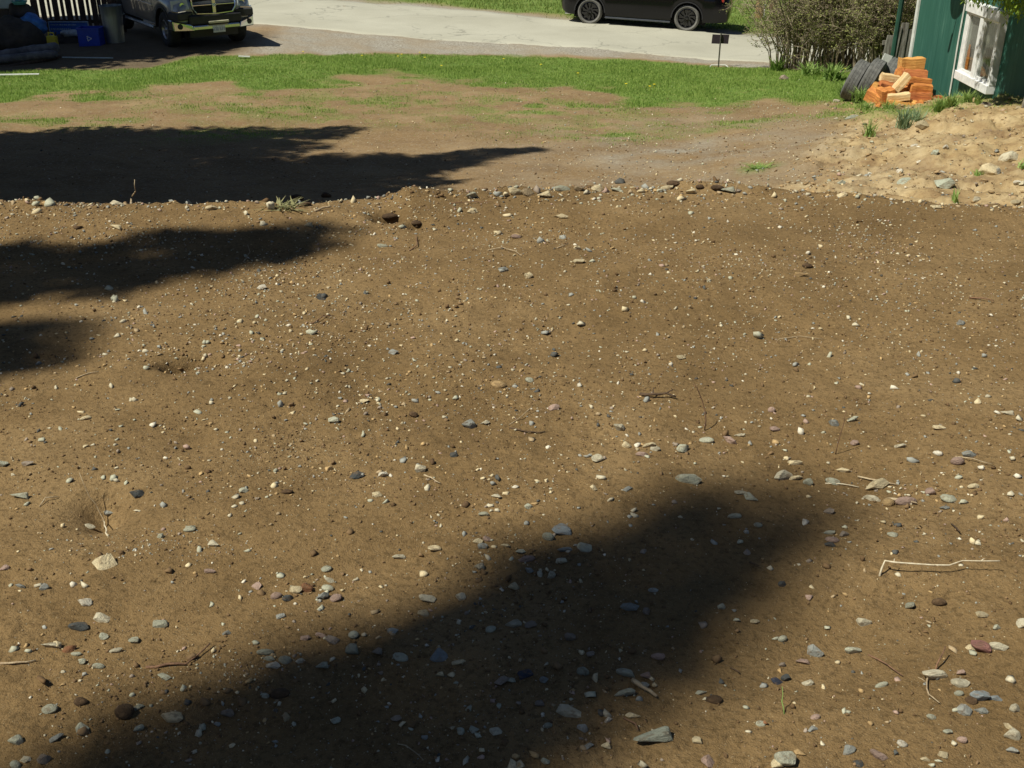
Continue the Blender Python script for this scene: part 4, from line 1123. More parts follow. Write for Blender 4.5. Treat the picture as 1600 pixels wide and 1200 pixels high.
# ------------------------------------------------------------------ green house
HX = 7.29
M_GREEN, nt, b = nt_mat('green_painted_wall')
geo = N(nt, 'ShaderNodeNewGeometry'); mp = N(nt, 'ShaderNodeMapping'); mp.inputs['Scale'].default_value = (1, 9, .7)
nt.links.new(geo.outputs['Position'], mp.inputs['Vector'])
cg = ramp(nt, noise(nt, mp.outputs[0], 1.6, 5, .7), [(.32, (.022, .095, .07, 1)), (.55, (.034, .125, .093)), (.68, (.058, .165, .125)), (.78, (.16, .29, .22))])
cg = mix(nt, mth(nt, 'MULTIPLY', ramp(nt, noise(nt, geo.outputs['Position'], 1.3, 4, .6), [(.45, (0, 0, 0, 1)), (.7, (1, 1, 1))]), .5), cg, (.03, .12, .085))
nt.links.new(cg, b.inputs['Base Color']); b.inputs['Roughness'].default_value = .7; b.inputs['Specular IOR Level'].default_value = .3
nt.links.new(bump(nt, noise(nt, mp.outputs[0], 8, 4), .4, .01), b.inputs['Normal'])
M_WHITE = gmat('white_paint', (.80, .80, .76), .5, .08, 8, c2=(.62, .62, .58))
M_WEATH = gmat('weathered_white_paint', (.86, .86, .84), .6, .1, 9, c2=(.70, .70, .69), bmp=.06)
M_ROOF = gmat('roof_metal', (.09, .16, .13), .5, .1, 5)
M_CONC = gmat('concrete_footing', (.35, .33, .29), .9, .2, 5, bmp=.5)
house = empty('green_house', (HX, 16, -2.6))
tag(house, 'green painted wooden house with a white window and corner trim above the bank', 'house')
def H(v): return (v[0] - HX, v[1] - 16, v[2] + 2.6)
WY1, WY0, WZ0, WZ1 = 18.0, 16.73, -1.72, -.63          # window opening
# side wall in panels with recessed joints, so each is a piece
ys_w = [10.6, 11.82, 13.04, 14.26, 15.48]
def wall_box(y0, y1, z0, z1):
    mb = MB(); mb.box(H((HX + .06, (y0 + y1) / 2, (z0 + z1) / 2)), (.12, y1 - y0, z1 - z0)); return mb
for y0 in ys_w:
    wall_box(y0, y0 + 1.213, -3.3, 2.2).build('wall_panel', M_GREEN, house)
wall_box(16.70, 18.17, -3.3, WZ0 + .01).build('wall_panel', M_GREEN, house)
wall_box(16.70, 18.17, WZ1 - .01, 2.2).build('wall_panel', M_GREEN, house)
wall_box(18.01, 18.17, WZ0 + .012, WZ1 - .012).build('wall_panel', M_GREEN, house)
wall_box(18.177, 19.32, -3.3, 2.2).build('wall_panel', M_GREEN, house)
wall_box(19.327, 20.42, -3.3, 2.2).build('wall_panel', M_GREEN, house)
mb = MB(); mb.box(H((HX + 4.1, 20.48, -.55)), (7.9, .12, 5.5)); mb.box(H((HX + 4.1, 10.55, -.55)), (7.9, .12, 5.5)); mb.box(H((HX + 8.1, 15.5, -.55)), (.12, 9.8, 5.5)); mb.build('wall', M_GREEN, house)
mb = MB(); mb.box(H((HX + .02, 20.475, -.55)), (.10, .11, 5.4)); mb.build('corner_trim', M_WHITE, house)
mb = MB(); mb.add([H(p) for p in ((HX - .45, 10.2, 2.1), (HX - .45, 20.9, 2.1), (HX + 4.1, 20.9, 4.2), (HX + 4.1, 10.2, 4.2), (HX + 8.6, 20.9, 2.1), (HX + 8.6, 10.2, 2.1),
                                (HX - .45, 10.2, 2.25), (HX - .45, 20.9, 2.25), (HX + 4.1, 20.9, 4.36), (HX + 4.1, 10.2, 4.36), (HX + 8.6, 20.9, 2.25), (HX + 8.6, 10.2, 2.25))],
                 [(0, 1, 2, 3), (3, 2, 4, 5), (6, 9, 8, 7), (9, 11, 10, 8), (0, 6, 7, 1), (5, 4, 10, 11), (0, 3, 9, 6), (3, 5, 11, 9), (1, 7, 8, 2), (2, 8, 10, 4)])
mb.build('roof', M_ROOF, house)
mb = MB(); mb.add([H(p) for p in ((HX + .1, 20.40, 2.2), (HX + 8.0, 20.40, 2.2), (HX + 4.1, 20.40, 4.1), (HX + .1, 20.52, 2.2), (HX + 8.0, 20.52, 2.2), (HX + 4.1, 20.52, 4.1))],
                 [(0, 1, 2), (5, 4, 3), (0, 3, 4, 1), (1, 4, 5, 2), (2, 5, 3, 0)]); mb.build('gable', M_GREEN, house)
mb = MB(); mb.tube([H((HX - .012, 18.2, z)) + Vector((0, math.sin(z * 5) * .008, 0)) if False else (H((HX - .028, 18.33 + math.sin(z * 4) * .01, z))) for z in np.linspace(-2.2, 2.1, 24)], .013, 6)
mb.build('cable', M_WHITE, house)
# window
win = empty('window', (0, 0, 0)); win.parent = house
fr = MB(); xf = HX - .045
def fbox(y0, y1, z0, z1, x0=HX - .10, x1=HX + .02): return H(((x0 + x1) / 2, (y0 + y1) / 2, (z0 + z1) / 2)), (x1 - x0, y1 - y0, z1 - z0)
for a in (fbox(WY0 - .02, WY1 + .02, WZ1 - .10, WZ1 + .06, HX - .13), fbox(WY0 - .02, WY1 + .02, WZ0 - .05, WZ0 + .08, HX - .13),
          fbox(WY1 - .06, WY1 + .025, WZ0 + .08, WZ1 - .10), fbox(WY0 - .025, WY0 + .06, WZ0 + .08, WZ1 - .10)): fr.box(*a)
fr.build('frame', M_WEATH, win, bevel=.006)
mu = MB(); mu.box(*fbox(17.30, 17.43, WZ0 + .08, WZ1 - .10, HX - .112)); mu.build('mullion', M_WEATH, win, bevel=.005)
for y0, y1 in ((17.43, WY1 - .06), (WY0 + .06, 17.30)):
    sa = MB()
    for a in (fbox(y0, y1, WZ0 + .08, WZ0 + .125, HX - .085), fbox(y0, y1, WZ1 - .14, WZ1 - .10, HX - .085),
              fbox(y0, y0 + .04, WZ0 + .125, WZ1 - .14, HX - .085), fbox(y1 - .04, y1, WZ0 + .125, WZ1 - .14, HX - .085)): sa.box(*a)
    sa.build('sash', M_WEATH, win)
gl, nt, b = nt_mat('window_glass')
b.inputs['Base Color'].default_value = (.9, .95, .93, 1); b.inputs['Roughness'].default_value = .04
b.inputs['Transmission Weight'].default_value = 1.0; b.inputs['IOR'].default_value = 1.12; b.inputs['Specular IOR Level'].default_value = .6
trn = N(nt, 'ShaderNodeBsdfTransparent'); trn.inputs[0].default_value = (.86, .88, .86, 1)
gls = N(nt, 'ShaderNodeBsdfGlossy'); gls.inputs['Roughness'].default_value = .03
ms = N(nt, 'ShaderNodeMixShader'); ms.inputs[0].default_value = .12
nt.links.new(trn.outputs[0], ms.inputs[1]); nt.links.new(gls.outputs[0], ms.inputs[2]); nt.links.new(ms.outputs[0], nt.nodes['Material Output'].inputs[0])
for y0, y1 in ((17.47, WY1 - .10), (WY0 + .10, 17.26)):
    p = MB(); p.box(*fbox(y0, y1, WZ0 + .125, WZ1 - .14, HX - .062, HX - .058)); p.build('pane', gl, win)
M_CURT = gmat('lace_curtain', (.46, .44, .36), .9, .25, 18, c2=(.25, .24, .19), stretch=(1, 1, .15), bmp=.3)
M_ROOMD = gmat('room_dark', (.28, .26, .25), .9, .2, 3)
def curtain(y0, y1, mat, amp, nm):
    V = []; n_ = 60
    for q in range(n_ + 1):
        y = y0 + (y1 - y0) * q / n_
        x = HX - .022 + amp * math.sin(q * 1.3) * .5 + amp * .5 * math.sin(q * .47)
        V += [H((x, y, WZ0 + .09)), H((x, y, WZ1 - .11))]
    np_mesh(nm, np.array(V), np.array([(2 * q, 2 * q + 1, 2 * q + 3, 2 * q + 2) for q in range(n_)]), mat, win)
curtain(WY0 + .06, 17.32, M_CURT, .016, 'curtain')
curtain(17.42, WY1 - .06, M_ROOMD, .002, 'blind')
ob = MB(); ob.lathe([(.001, 0), (.020, .003), (.020, .24), (.011, .30), (.013, .33), (.001, .335)], 12)
M_ORG = gmat('orange_plastic', (.65, .22, .05), .5, .1, 10)
o = ob.build('orange_bottle', M_ORG, smooth='auto', loc=(HX - .047, 17.80, WZ0 + .126)); o.scale = (.5, 2.6, 1.15)
tag(o, 'orange bottle standing inside the left pane of the house window', 'bottle')

# satellite dish on the wall, just above the picture, casting its shadow on the green wall
M_DISH = gmat('dish_grey', (.45, .46, .47), .5, .08, 8)
dc = Vector((HX - .42, 18.38, .42))
dish = empty('satellite_dish', (HX, 18.38, .15)); tag(dish, 'grey satellite dish mounted on the green wall above the cable', 'satellite dish')
mb = MB(); nrm = Vector((-.86, -.25, .42)).normalized(); q_ = nrm.to_track_quat('Z', 'Y').to_matrix()
prof = [(.001, -.05), (.15, -.04), (.28, -.012), (.40, .03), (.405, .022), (.28, -.022), (.15, -.05), (.001, -.06)]
vs = []
n_ = 32
for r_, h_ in prof:
    for k in range(n_):
        v = q_ @ Vector((r_ * math.cos(k / n_ * 6.2832), r_ * .92 * math.sin(k / n_ * 6.2832), h_)); vs.append(v + dc - dish.location)
mb.add(vs, [(i * n_ + k, i * n_ + (k + 1) % n_, (i + 1) * n_ + (k + 1) % n_, (i + 1) * n_ + k) for i in range(len(prof) - 1) for k in range(n_)])
mb.build('reflector', M_DISH, dish, smooth=True)
mb = MB(); lo = dc - dish.location + Vector((-.06, 0, -.36)); le_ = Vector((HX - .88, 18.28, .12)) - dish.location
mb.tube([lo, lo.lerp(le_, .5) + Vector((0, 0, -.02)), le_], .014, 6); mb.build('feed_arm', M_DISH, dish)
mb = MB(); mb.tube([le_ - Vector((.05, 0, -.02)), le_ + Vector((.09, .03, .05))], .038, 8); mb.build('receiver_head', M_DISH, dish)
mb = MB(); mb.tube([dc - dish.location + Vector((.03, 0, -.05)), (-.2, 0, -.05), (0.01, 0, 0)], .022, 6); mb.box((-.0, 0, 0), (.02, .16, .22)); mb.build('mount', M_DISH, dish)

# tree at the corner of the view, its branches hanging before the wall
tb = G(1606, 172, False)
t = leafy_tree('overhanging_tree', (6.75, 14.0, h1(6.75, 14.0, False)), (-.1, .1, 2.2), (-.45, .75, 3.75), (1.6, 1.75, 1.55), 60000, .085, 5, M_LEAFB, .13, 150, .1)
tag(t, 'light green leafy tree with a slim trunk leaning by the house wall', 'tree')
mb = MB(); V = []
for (px, py, Y_, n_, L) in [(1530, -3, 16.3, 260, .16), (1546, -6, 16.0, 160, .14), (1580, 4, 15.0, 300, .24), (1588, 12, 14.8, 120, .14), (1512, -10, 16.5, 200, .12), (1560, -12, 15.6, 260, .14)]:
    c0 = P(px, py, Y_)
    for q in range(n_):
        p = c0 + Vector((rnd.gauss(0, L * .45), rnd.gauss(0, L * .6), rnd.gauss(.03, L * .45)))
        a = Vector((rnd.gauss(0, .5), rnd.gauss(0, .5), -1)).normalized() * .035; b_ = a.orthogonal().normalized() * .012
        b_.rotate(Matrix.Rotation(rnd.uniform(0, 6.28), 3, a))
        V += [p - a - t.location, p + b_ - t.location, p + a - t.location, p - b_ - t.location]
tag(np_mesh('hanging_leaves', np.array(V), np.arange(len(V)).reshape(-1, 4), M_LEAFB, t), kind='stuff')
# ivy-grey stem at the right edge
g = G(1600, 160)
mb = MB()
for q in range(5):
    a = q * 1.25
    mb.tube([Vector((.07 * math.cos(a + z * 2.2), .07 * math.sin(a + z * 2.2), z)) for z in np.linspace(-.1, 3.4, 26)], .022, 6)
o = mb.build('twisted_vine', gmat('vine_grey', (.26, .24, .20), .9, .25, 20, bmp=.5), smooth=True, loc=(HX * .935, HX * .935 / .4705 * 1.0, g.z - .15))
tag(o, 'grey twisted vine stems climbing at the right edge before the dark wall', 'vine')

# ------------------------------------------------------------------ shrubs by the road
def shrub(name, base, rx, ry, hgt, nst, seed, label, leafn=1.0, dark=False):
    r_ = random.Random(seed)
    root = empty(name, base); mb = MB(); tips = []
    for q in range(nst):
        a = r_.uniform(0, 6.283); rr_ = r_.uniform(0, 1) ** .6
        p0 = Vector((math.cos(a) * rx * .55 * rr_, math.sin(a) * ry * .55 * rr_, -.05))
        out = Vector((math.cos(a) * rx * rr_ * .8, math.sin(a) * ry * rr_ * .8, 0)) + Vector((r_.gauss(0, .2), r_.gauss(0, .2), 0))
        hh = hgt * r_.uniform(.6, 1.05) * (1 - .35 * rr_ ** 2)
        pts = [p0 + out * (t ** 1.5) + Vector((r_.gauss(0, .04), r_.gauss(0, .04), hh * t)) for t in (0, .25, .5, .75, 1)]
        w0 = r_.uniform(.012, .024)
        mb.tube(pts, [w0, w0 * .8, w0 * .6, w0 * .4, w0 * .2], 4, cap=False)
        for s in range(13):
            t = r_.uniform(.28, 1) * 4; i0 = min(3, int(t)); p = pts[i0].lerp(pts[i0 + 1], t - i0)
            d = Vector((r_.gauss(0, 1), r_.gauss(0, 1), r_.uniform(-.1, 1.1))).normalized()
            L = r_.uniform(.25, .6)
            e = p + d * L + Vector((0, 0, -.05))
            mb.tube([p, p + d * L * .5, e], [w0 * .4, w0 * .28, w0 * .14], 3, cap=False)
            for u in range(5):
                f = r_.uniform(.2, 1); pp = p.lerp(e, f)
                d2 = (d + Vector((r_.gauss(0, .9), r_.gauss(0, .9), r_.gauss(0, .7)))).normalized()
                l2 = r_.uniform(.08, .22); e2 = pp + d2 * l2
                mb.tube([pp, e2], [.0045, .002], 3, cap=False)
                tips.append((pp, e2))
    st = mb.build('stems', M_STEM, root); tag(st, kind='stuff')
    V = []
    for pp, e2 in tips:
        for u in range(int(3 * leafn)):
            c = pp.lerp(e2, r_.uniform(.2, 1.1)) + Vector((r_.gauss(0, .02), r_.gauss(0, .02), r_.gauss(0, .02)))
            a = Vector((r_.gauss(0, 1), r_.gauss(0, 1), r_.gauss(0, .8))).normalized() * r_.uniform(.012, .026)
            b_ = a.orthogonal().normalized() * a.length * .6
            V += [c - a, c + b_, c + a, c - b_]
    tag(np_mesh('leaves', np.array(V), np.arange(len(V)).reshape(-1, 4), M_SHRUB, root), kind='stuff')
    return tag(root, label, 'shrub', 'twiggy shrubs beside the road')
for (px, py, Y_, rx, ry, hh, n_, sd, lab) in [(1248, 104, 25.6, 1.25, 1.1, 3.0, 84, 1, 'wide twiggy shrub nearest the road, olive and barely in leaf'),
                                              (1318, 104, 25.0, 1.15, 1.1, 3.4, 92, 2, 'tall twiggy shrub in the middle, with many bare stems at its foot'),
                                              (1378, 104, 24.0, 1.05, 1.0, 3.4, 88, 3, 'dense dark twiggy shrub rising behind the tyres'),
                                              (1408, 90, 24.6, .9, .9, 3.3, 64, 4, 'leafy shrub squeezed between the old boards and the green wall')]:
    g = P(px, py, Y_); g.z = h1(g.x, g.y)
    shrub('shrub', g, rx, ry, hh, n_, sd, lab, 1.0)

# old boards and post behind the tyres
M_OLDW = gmat('weathered_grey_board', (.36, .35, .30), .9, .3, 7, c2=(.15, .13, .105), stretch=(4, 4, .5), bmp=.6)
M_POSTG = gmat('dark_green_post', (.02, .075, .05), .5, .2, 6)
g = P(1408, 108, 21.6); g.z = h1(g.x, g.y)
fn = empty('old_board_fence', g); tag(fn, 'leaning weathered grey board fence between the shrubs and the green house', 'fence')
for k, (dx, hh, ln) in enumerate([(-.34, 1.0, .10), (-.20, 1.15, .06), (-.05, 1.22, .02), (.10, 1.10, -.02), (.25, .98, .05)]):
    mb = MB(); mb.box((dx, .02 * k, hh / 2), (.135, .025, hh), rot=Matrix.Rotation(ln, 3, 'Y')); mb.build('board', M_OLDW, fn)
for z in (.35, .85):
    mb = MB(); mb.box((-.03, .09, z), (.75, .03, .08)); mb.build('rail', M_OLDW, fn)
g = P(1392, 104, 21.4); g.z = h1(g.x, g.y)
mb = MB(); mb.tube([(0, 0, -.1), (.03, 0, 3.0)], .05, 8)
tag(mb.build('green_post', M_POSTG, loc=g, smooth='auto'), 'slim dark green metal post rising behind the tyres', 'post')
g = P(1374, 112, 20.9); g.z = h1(g.x, g.y)
mb = MB(); mb.box((0, 0, .38), (.16, .025, .76), rot=Matrix.Rotation(.35, 3, 'Y'))
tag(mb.build('leaning_board', M_WHITE, loc=g), 'short white board leaning behind the tyres', 'board')

# ------------------------------------------------------------------ tyres
def rubber(name, c, dusty):
    return gmat(name, c, .85, .2, 14, c2=dusty, bmp=.5, spec=.3)
M_TYREO = rubber('old_tyre_rubber', (.165, .165, .155), (.095, .095, .09))
def tyre_mb(Ro, Ri, W, axis='X', n=44, tread=0):
    prof = [(Ri, -W * .40), (Ri + .02, -W * .46), ((Ro + Ri) / 2, -W * .52), (Ro - .04, -W * .48), (Ro - .012, -W * .40), (Ro, -W * .28),
            (Ro, -W * .08), (Ro, W * .08), (Ro, W * .28), (Ro - .012, W * .40), (Ro - .04, W * .48), ((Ro + Ri) / 2, W * .52), (Ri + .02, W * .46), (Ri, W * .40), (Ri + .01, 0)]
    mb = MB(); mb.lathe(prof, n, axis, closed=True)
    return mb
for k, (px, py, Y_, yaw, ln, lab) in enumerate([(1334, 146, 19.9, -.46, .36, 'leftmost of the three worn tyres standing on edge, muddy on top'),
                                       (1358, 150, 19.6, -.48, .34, 'middle one of the three worn tyres standing on edge'),
                                       (1386, 142, 19.9, -.50, .33, 'right-hand worn tyre, partly hidden by the orange firewood')]):
    g = P(px, py, Y_); g.z = h1(g.x, g.y)
    mb = tyre_mb(.365, .19, .245)
    # tread grooves as real ribs
    for s in (-.075, -.025, .025, .075):
        mb.lathe([(.3645, s - .020), (.3695, s - .018), (.3695, s + .018), (.3645, s + .020)], 44, 'X')
    o = mb.build('tyre', M_TYREO, smooth='auto')
    o.location = (g.x, g.y, g.z + .35); o.rotation_euler = (0, ln, yaw)
    tag(o, lab, 'tyre', 'old tyres standing by the firewood')

# ------------------------------------------------------------------ firewood
def wood_mats():
    out = {}
    for nm, c, c2 in [('orange_split_wood', (.66, .27, .06), (.40, .13, .03)), ('yellow_orange_split_wood', (.74, .40, .11), (.50, .22, .05)),
                      ('red_orange_split_wood', (.56, .20, .06), (.34, .10, .03)), ('pale_split_wood', (.78, .60, .34), (.60, .38, .16)), ('firewood_bark', (.38, .25, .14), (.20, .13, .08))]:
        out[nm[0]] = gmat(nm, c, .8, .15, 7, c2=c2, stretch=(.5, 3, 5), bmp=1.0, bscale=18)
    return out
MW = wood_mats()
def log_piece(L, Hh, D, kind, seed):
    """split firewood lying along X; kind: w wedge, b block, r part-round with bark"""
    r_ = random.Random(seed); mb = MB()
    if kind == 'b': sec = [(-.5, -.5), (.5, -.45), (.48, .5), (-.46, .46)]
    elif kind == 'w': sec = [(-.5, -.5), (.5, -.42), (.25, .12), (-.12, .5), (-.45, .2)]
    else: sec = [(-.5, -.3), (-.2, -.5), (.25, -.45), (.5, -.1), (.42, .3), (.1, .5), (-.35, .42)]
    sec = [(a + r_.uniform(-.06, .06), c + r_.uniform(-.06, .06)) for a, c in sec]
    n = len(sec); V = []; st = 6
    for i in range(st):
        x = -L / 2 + L * i / (st - 1)
        for a, c in sec:
            V.append((x + (r_.uniform(-.012, .012) if i in (0, st - 1) else 0), a * D * r_.uniform(.86, 1.08), c * Hh * r_.uniform(.84, 1.08)))
    side = [(i * n + k, i * n + (k + 1) % n, (i + 1) * n + (k + 1) % n, (i + 1) * n + k) for i in range(st - 1) for k in range(n)]
    nb = {'b': 0, 'w': 0, 'r': 3}[kind]
    mb.add(V, side)
    mb.m = [1 if (kind == 'r' and (f % n) < nb + 1) or (kind == 'w' and f % n == 0) else 0 for f in range(len(side))]
    ofs = list(range(n - 1, -1, -1)); oe = [(st - 1) * n + k for k in range(n)]
    mb.f += [tuple(ofs), tuple(oe)]; mb.m += [0, 0]
    return mb
WOOD = [ # px, py, w, h, kind, colour, roll(rad in picture), yaw, Y, label
 (1424,100,38,20,'b','y',-.02,.05,18.9,'bright rectangular block of orange firewood topmost on the pile'),
 (1427,117,40,19,'r','r',.05,.05,18.8,'bark-faced chunk directly under the topmost block'),
 (1405,112,12,18,'w','o',.3,1.2,18.9,'orange wedge end peeping out left of the bark-faced chunk'),
 (1390,122,30,13,'r','p',.18,.1,18.6,'small round log with tan bark pointing left'),
 (1408,128,30,13,'w','p',-.95,.0,18.4,'pale split stick leaning steeply across the pile'),
 (1435,128,36,13,'b','o',.12,.0,18.6,'thin orange slab below the bark-faced chunk'),
 (1438,139,36,16,'r','o',.08,.1,18.4,'orange chunk with a pale bark stripe at the right of the pile'),
 (1386,135,30,16,'w','r',.25,.1,18.5,'red-orange wedge in the left half of the pile'),
 (1369,136,17,16,'w','y',.2,.9,18.5,'yellow-orange end at the upper left corner of the pile'),
 (1370,150,15,24,'w','o',.3,1.0,18.3,'orange piece seen end-on at the left edge of the pile'),
 (1384,151,24,26,'b','o',-.1,.3,18.2,'chunky orange block standing in the left of the pile'),
 (1408,141,28,10,'b','o',-.05,.0,18.5,'flat orange piece above the bark log'),
 (1403,152,34,14,'r','p',-.1,.0,18.1,'grey-barked log low in the middle of the pile'),
 (1437,151,34,14,'b','r',.05,.05,18.3,'red-orange slab low at the right of the pile'),
 (1403,165,36,15,'b','y',.12,.0,18.0,'yellow-orange piece at the very bottom in the middle'),
 (1425,164,16,16,'w','y',.1,.7,18.1,'small yellow wedge at the bottom right of centre'),
 (1440,163,16,16,'w','o',.2,.9,18.1,'small orange wedge with a knot at the bottom right'),
 (1463,154,18,9,'b','r',.05,.2,18.4,'single small orange piece lying apart to the right'),
 (1377,164,15,9,'w','o',.3,.4,18.1,'small orange chip at the lower left foot of the pile'),
 (1412,136,40,16,'b','r',.0,.0,18.9,'red-orange piece deep inside the pile'),
 (1425,150,40,16,'b','r',.0,.0,18.75,'dark orange piece buried in the heart of the pile'),
 (1395,150,40,18,'b','r',.0,.0,18.7,'orange piece buried behind the grey-barked log'),
]
for k, (px, py, w_, h_, kd, c_, roll, yaw, Y_, lab) in enumerate(WOOD):
    c = P(px, py, Y_)
    depth = c.y * CT + (EYE - c.z) * ST; s_ = depth / F
    L = w_ * s_ * (1.0 if yaw < .6 else 1.9)
    o = log_piece(L, h_ * s_, min(.2, h_ * s_ * 1.1), kd, k).build('firewood_log', [MW[c_], MW['f']])
    o.location = c; o.rotation_euler = (rnd.uniform(-.15, .15), roll, yaw * (-1 if k % 3 == 0 and yaw > .5 else 1))
    tag(o, lab, 'firewood', 'split firewood piled by the green house')

# ------------------------------------------------------------------ small sign by the road
M_SIGNB = gmat('dark_sign_back', (.045, .03, .045), .6, .15, 10)
M_STEELD = gmat('dull_steel', (.16, .15, .13), .5, .2, 20, metal=.6)
g = P(1122, 109, 26.9); g.z = h1(g.x, g.y)
sg = empty('small_sign', g); tag(sg, 'small dark two-panel sign on a thin post in the grass by the road', 'sign')
mb = MB(); mb.tube([(0, 0, -.05), (.0, 0, .80)], .018, 8); mb.build('post', M_STEELD, sg)
for dx in (-.105, .105):
    mb = MB(); mb.box((dx, .03, .66), (.19, .012, .21), rot=Matrix.Rotation(.05, 3, 'Y')); mb.build('panel', M_SIGNB, sg)
mb = MB(); mb.tube([(-.24, -.08, .0), (-.17, 0, .06), (.17, 0, .06), (.26, -.06, .0)], .014, 6); mb.build('foot', M_WHITE, sg)

# ------------------------------------------------------------------ beyond the road
M_POLE = gmat('pole_wood', (.42, .25, .12), .85, .2, 5, c2=(.26, .15, .07), stretch=(3, 3, .3), bmp=.4)
g = P(1186, 24, 37.5); g.z = h1(g.x, g.y)
up = empty('utility_pole', g); tag(up, 'brown wooden utility pole beyond the road, left of the shrubs', 'pole')
mb = MB(); mb.tube([(0, 0, -.3), (.1, 0, 4), (.2, 0, 9)], [.16, .14, .10], 12); mb.build('shaft', M_POLE, up, smooth='auto')
mb = MB(); mb.tube([(.13, -.17, .1), (.16, -.16, 4)], .02, 5); mb.build('ground_wire_cover', M_WHITE, up)
mb = MB(); mb.box((.25, 0, 8.2), (2.0, .1, .12)); mb.build('crossarm', M_POLE, up)
mb = MB(); mb.box((.42, 0, .55), (.22, .2, .5)); mb.build('meter_box', gmat('rusty_box', (.20, .11, .07), .8, .3, 8), up)
g = P(1133, 14, 39.0); g.z = h1(g.x, g.y)
mk = empty('marker_stake', g); tag(mk, 'short white marker on a stake in the grass beyond the road', 'marker')
mb = MB(); mb.box((0, 0, .10), (.10, .06, .24)); mb.build('marker_cap', M_WHITE, mk, bevel=.01)
mb = MB(); mb.tube([(0, 0, -.1), (0, 0, .75)], .012, 6); mb.build('stake', M_STEELD, mk)

# ------------------------------------------------------------------ vehicles
def paint(name, c, metal=.3, rough=.22, coat=.8):
    m = gmat(name, c, rough, .06, 2.0, metal=metal, coat=coat); return m
M_TYRE = gmat('dusty_tyre', (.17, .165, .15), .85, .12, 8, c2=(.12, .118, .108))
M_TYRED = gmat('dark_tyre', (.03, .03, .03), .85, .2, 8)
M_GLASSD, nt, b = nt_mat('tinted_glass')
b.inputs['Base Color'].default_value = (.012, .014, .016, 1); b.inputs['Roughness'].default_value = .05; b.inputs['Specular IOR Level'].default_value = .7
M_BLKP = gmat('black_plastic', (.018, .018, .02), .55, .2, 8)
M_BLKG = paint('black_gloss_alloy', (.012, .012, .016), .5, .18)
M_CHROME = gmat('chrome', (.75, .76, .78), .12, .04, 3, metal=1.0)
M_ALLOY = gmat('silver_alloy', (.45, .45, .46), .3, .1, 4, metal=.9)
def lens(name, c):
    m, nt, b = nt_mat(name); b.inputs['Base Color'].default_value = (*c, 1); b.inputs['Roughness'].default_value = .12; b.inputs['Coat Weight'].default_value = 1; return m
M_LENS = lens('headlamp_lens', (.52, .55, .55)); M_REDL = lens('tail_lamp_lens', (.35, .02, .02)); M_INNER = gmat('wheel_arch_liner', (.012, .012, .012), .9, .1, 5)

class Body:
    def __init__(s, keys, wheels, R_arch, zc, step=.04):
        K = np.array(sorted(keys)); s.K = K
        xs_ = list(np.arange(K[0, 0], K[-1, 0], step)) + [K[-1, 0]]
        for wx in wheels: xs_ += [wx - R_arch, wx + R_arch, wx - R_arch + .005, wx + R_arch - .005]
        s.xs = sorted(set(round(v, 4) for v in xs_)); s.wheels = wheels; s.R = R_arch; s.zc = zc
    def sec(s, x, grow=0.0):
        K = s.K
        zb, zs, zr, wb, ws, wr = [float(np.interp(x, K[:, 0], K[:, q])) for q in range(1, 7)]
        for wx in s.wheels:
            if abs(x - wx) < s.R:
                zb = max(zb, s.zc + math.sqrt(s.R ** 2 - (x - wx) ** 2))
        h = zs - zb
        P_ = [(0, zb), (wb * .80, zb), (wb * .985, zb + min(.03, h * .1)), (wb, zb + min(.09, h * .2)), (max(wb, ws) * 1.006, zb + h * .5), (max(wb, ws), zb + h * .78),
              (ws * .985, zs), (ws * .97, zs + .015), (ws * .97 + (wr - ws * .97) * .5, zs + (zr - zs) * .55), (wr * 1.0, zr - min(.05, (zr - zs) * .4)), (wr * .93, zr - .008), (wr * .5, zr + .012), (0, zr + .02)]
        return [(a + grow if a > 0 else a, z + (grow if i > 8 else 0)) for i, (a, z) in enumerate(P_)]
    def shell(s, mb):
        rows = []
        for x in s.xs:
            h = s.sec(x); full = [(x, y, z) for y, z in h] + [(x, -y, z) for y, z in reversed(h[1:-1])]
            rows.append(full)
        n = len(rows[0])
        V = [p for r_ in rows for p in r_]
        Fc = [(i * n + k, i * n + (k + 1) % n, (i + 1) * n + (k + 1) % n, (i + 1) * n + k) for i in range(len(rows) - 1) for k in range(n)]
        Fc += [tuple(range(n - 1, -1, -1)), tuple((len(rows) - 1) * n + k for k in range(n))]
        mb.add(V, Fc)
        return mb
    def patch(s, mb, x0, x1, k0, k1, side, grow=.006):
        xs_ = [x0] + [x for x in s.xs if x0 < x < x1] + [x1]
        for x in xs_: pass
        rows = [[(x, side * y, z) for y, z in s.sec(x, grow)[k0:k1 + 1]] for x in xs_]
        n = len(rows[0]); V = [p for r_ in rows for p in r_]
        mb.add(V, [(i * n + k, i * n + k + 1, (i + 1) * n + k + 1, (i + 1) * n + k) for i in range(len(rows) - 1) for k in range(n - 1)])
        return mb
    def seam(s, mb, x, side, w=.006):
        mb2 = s.patch(mb, x - w, x + w, 2, 6, side, .003)

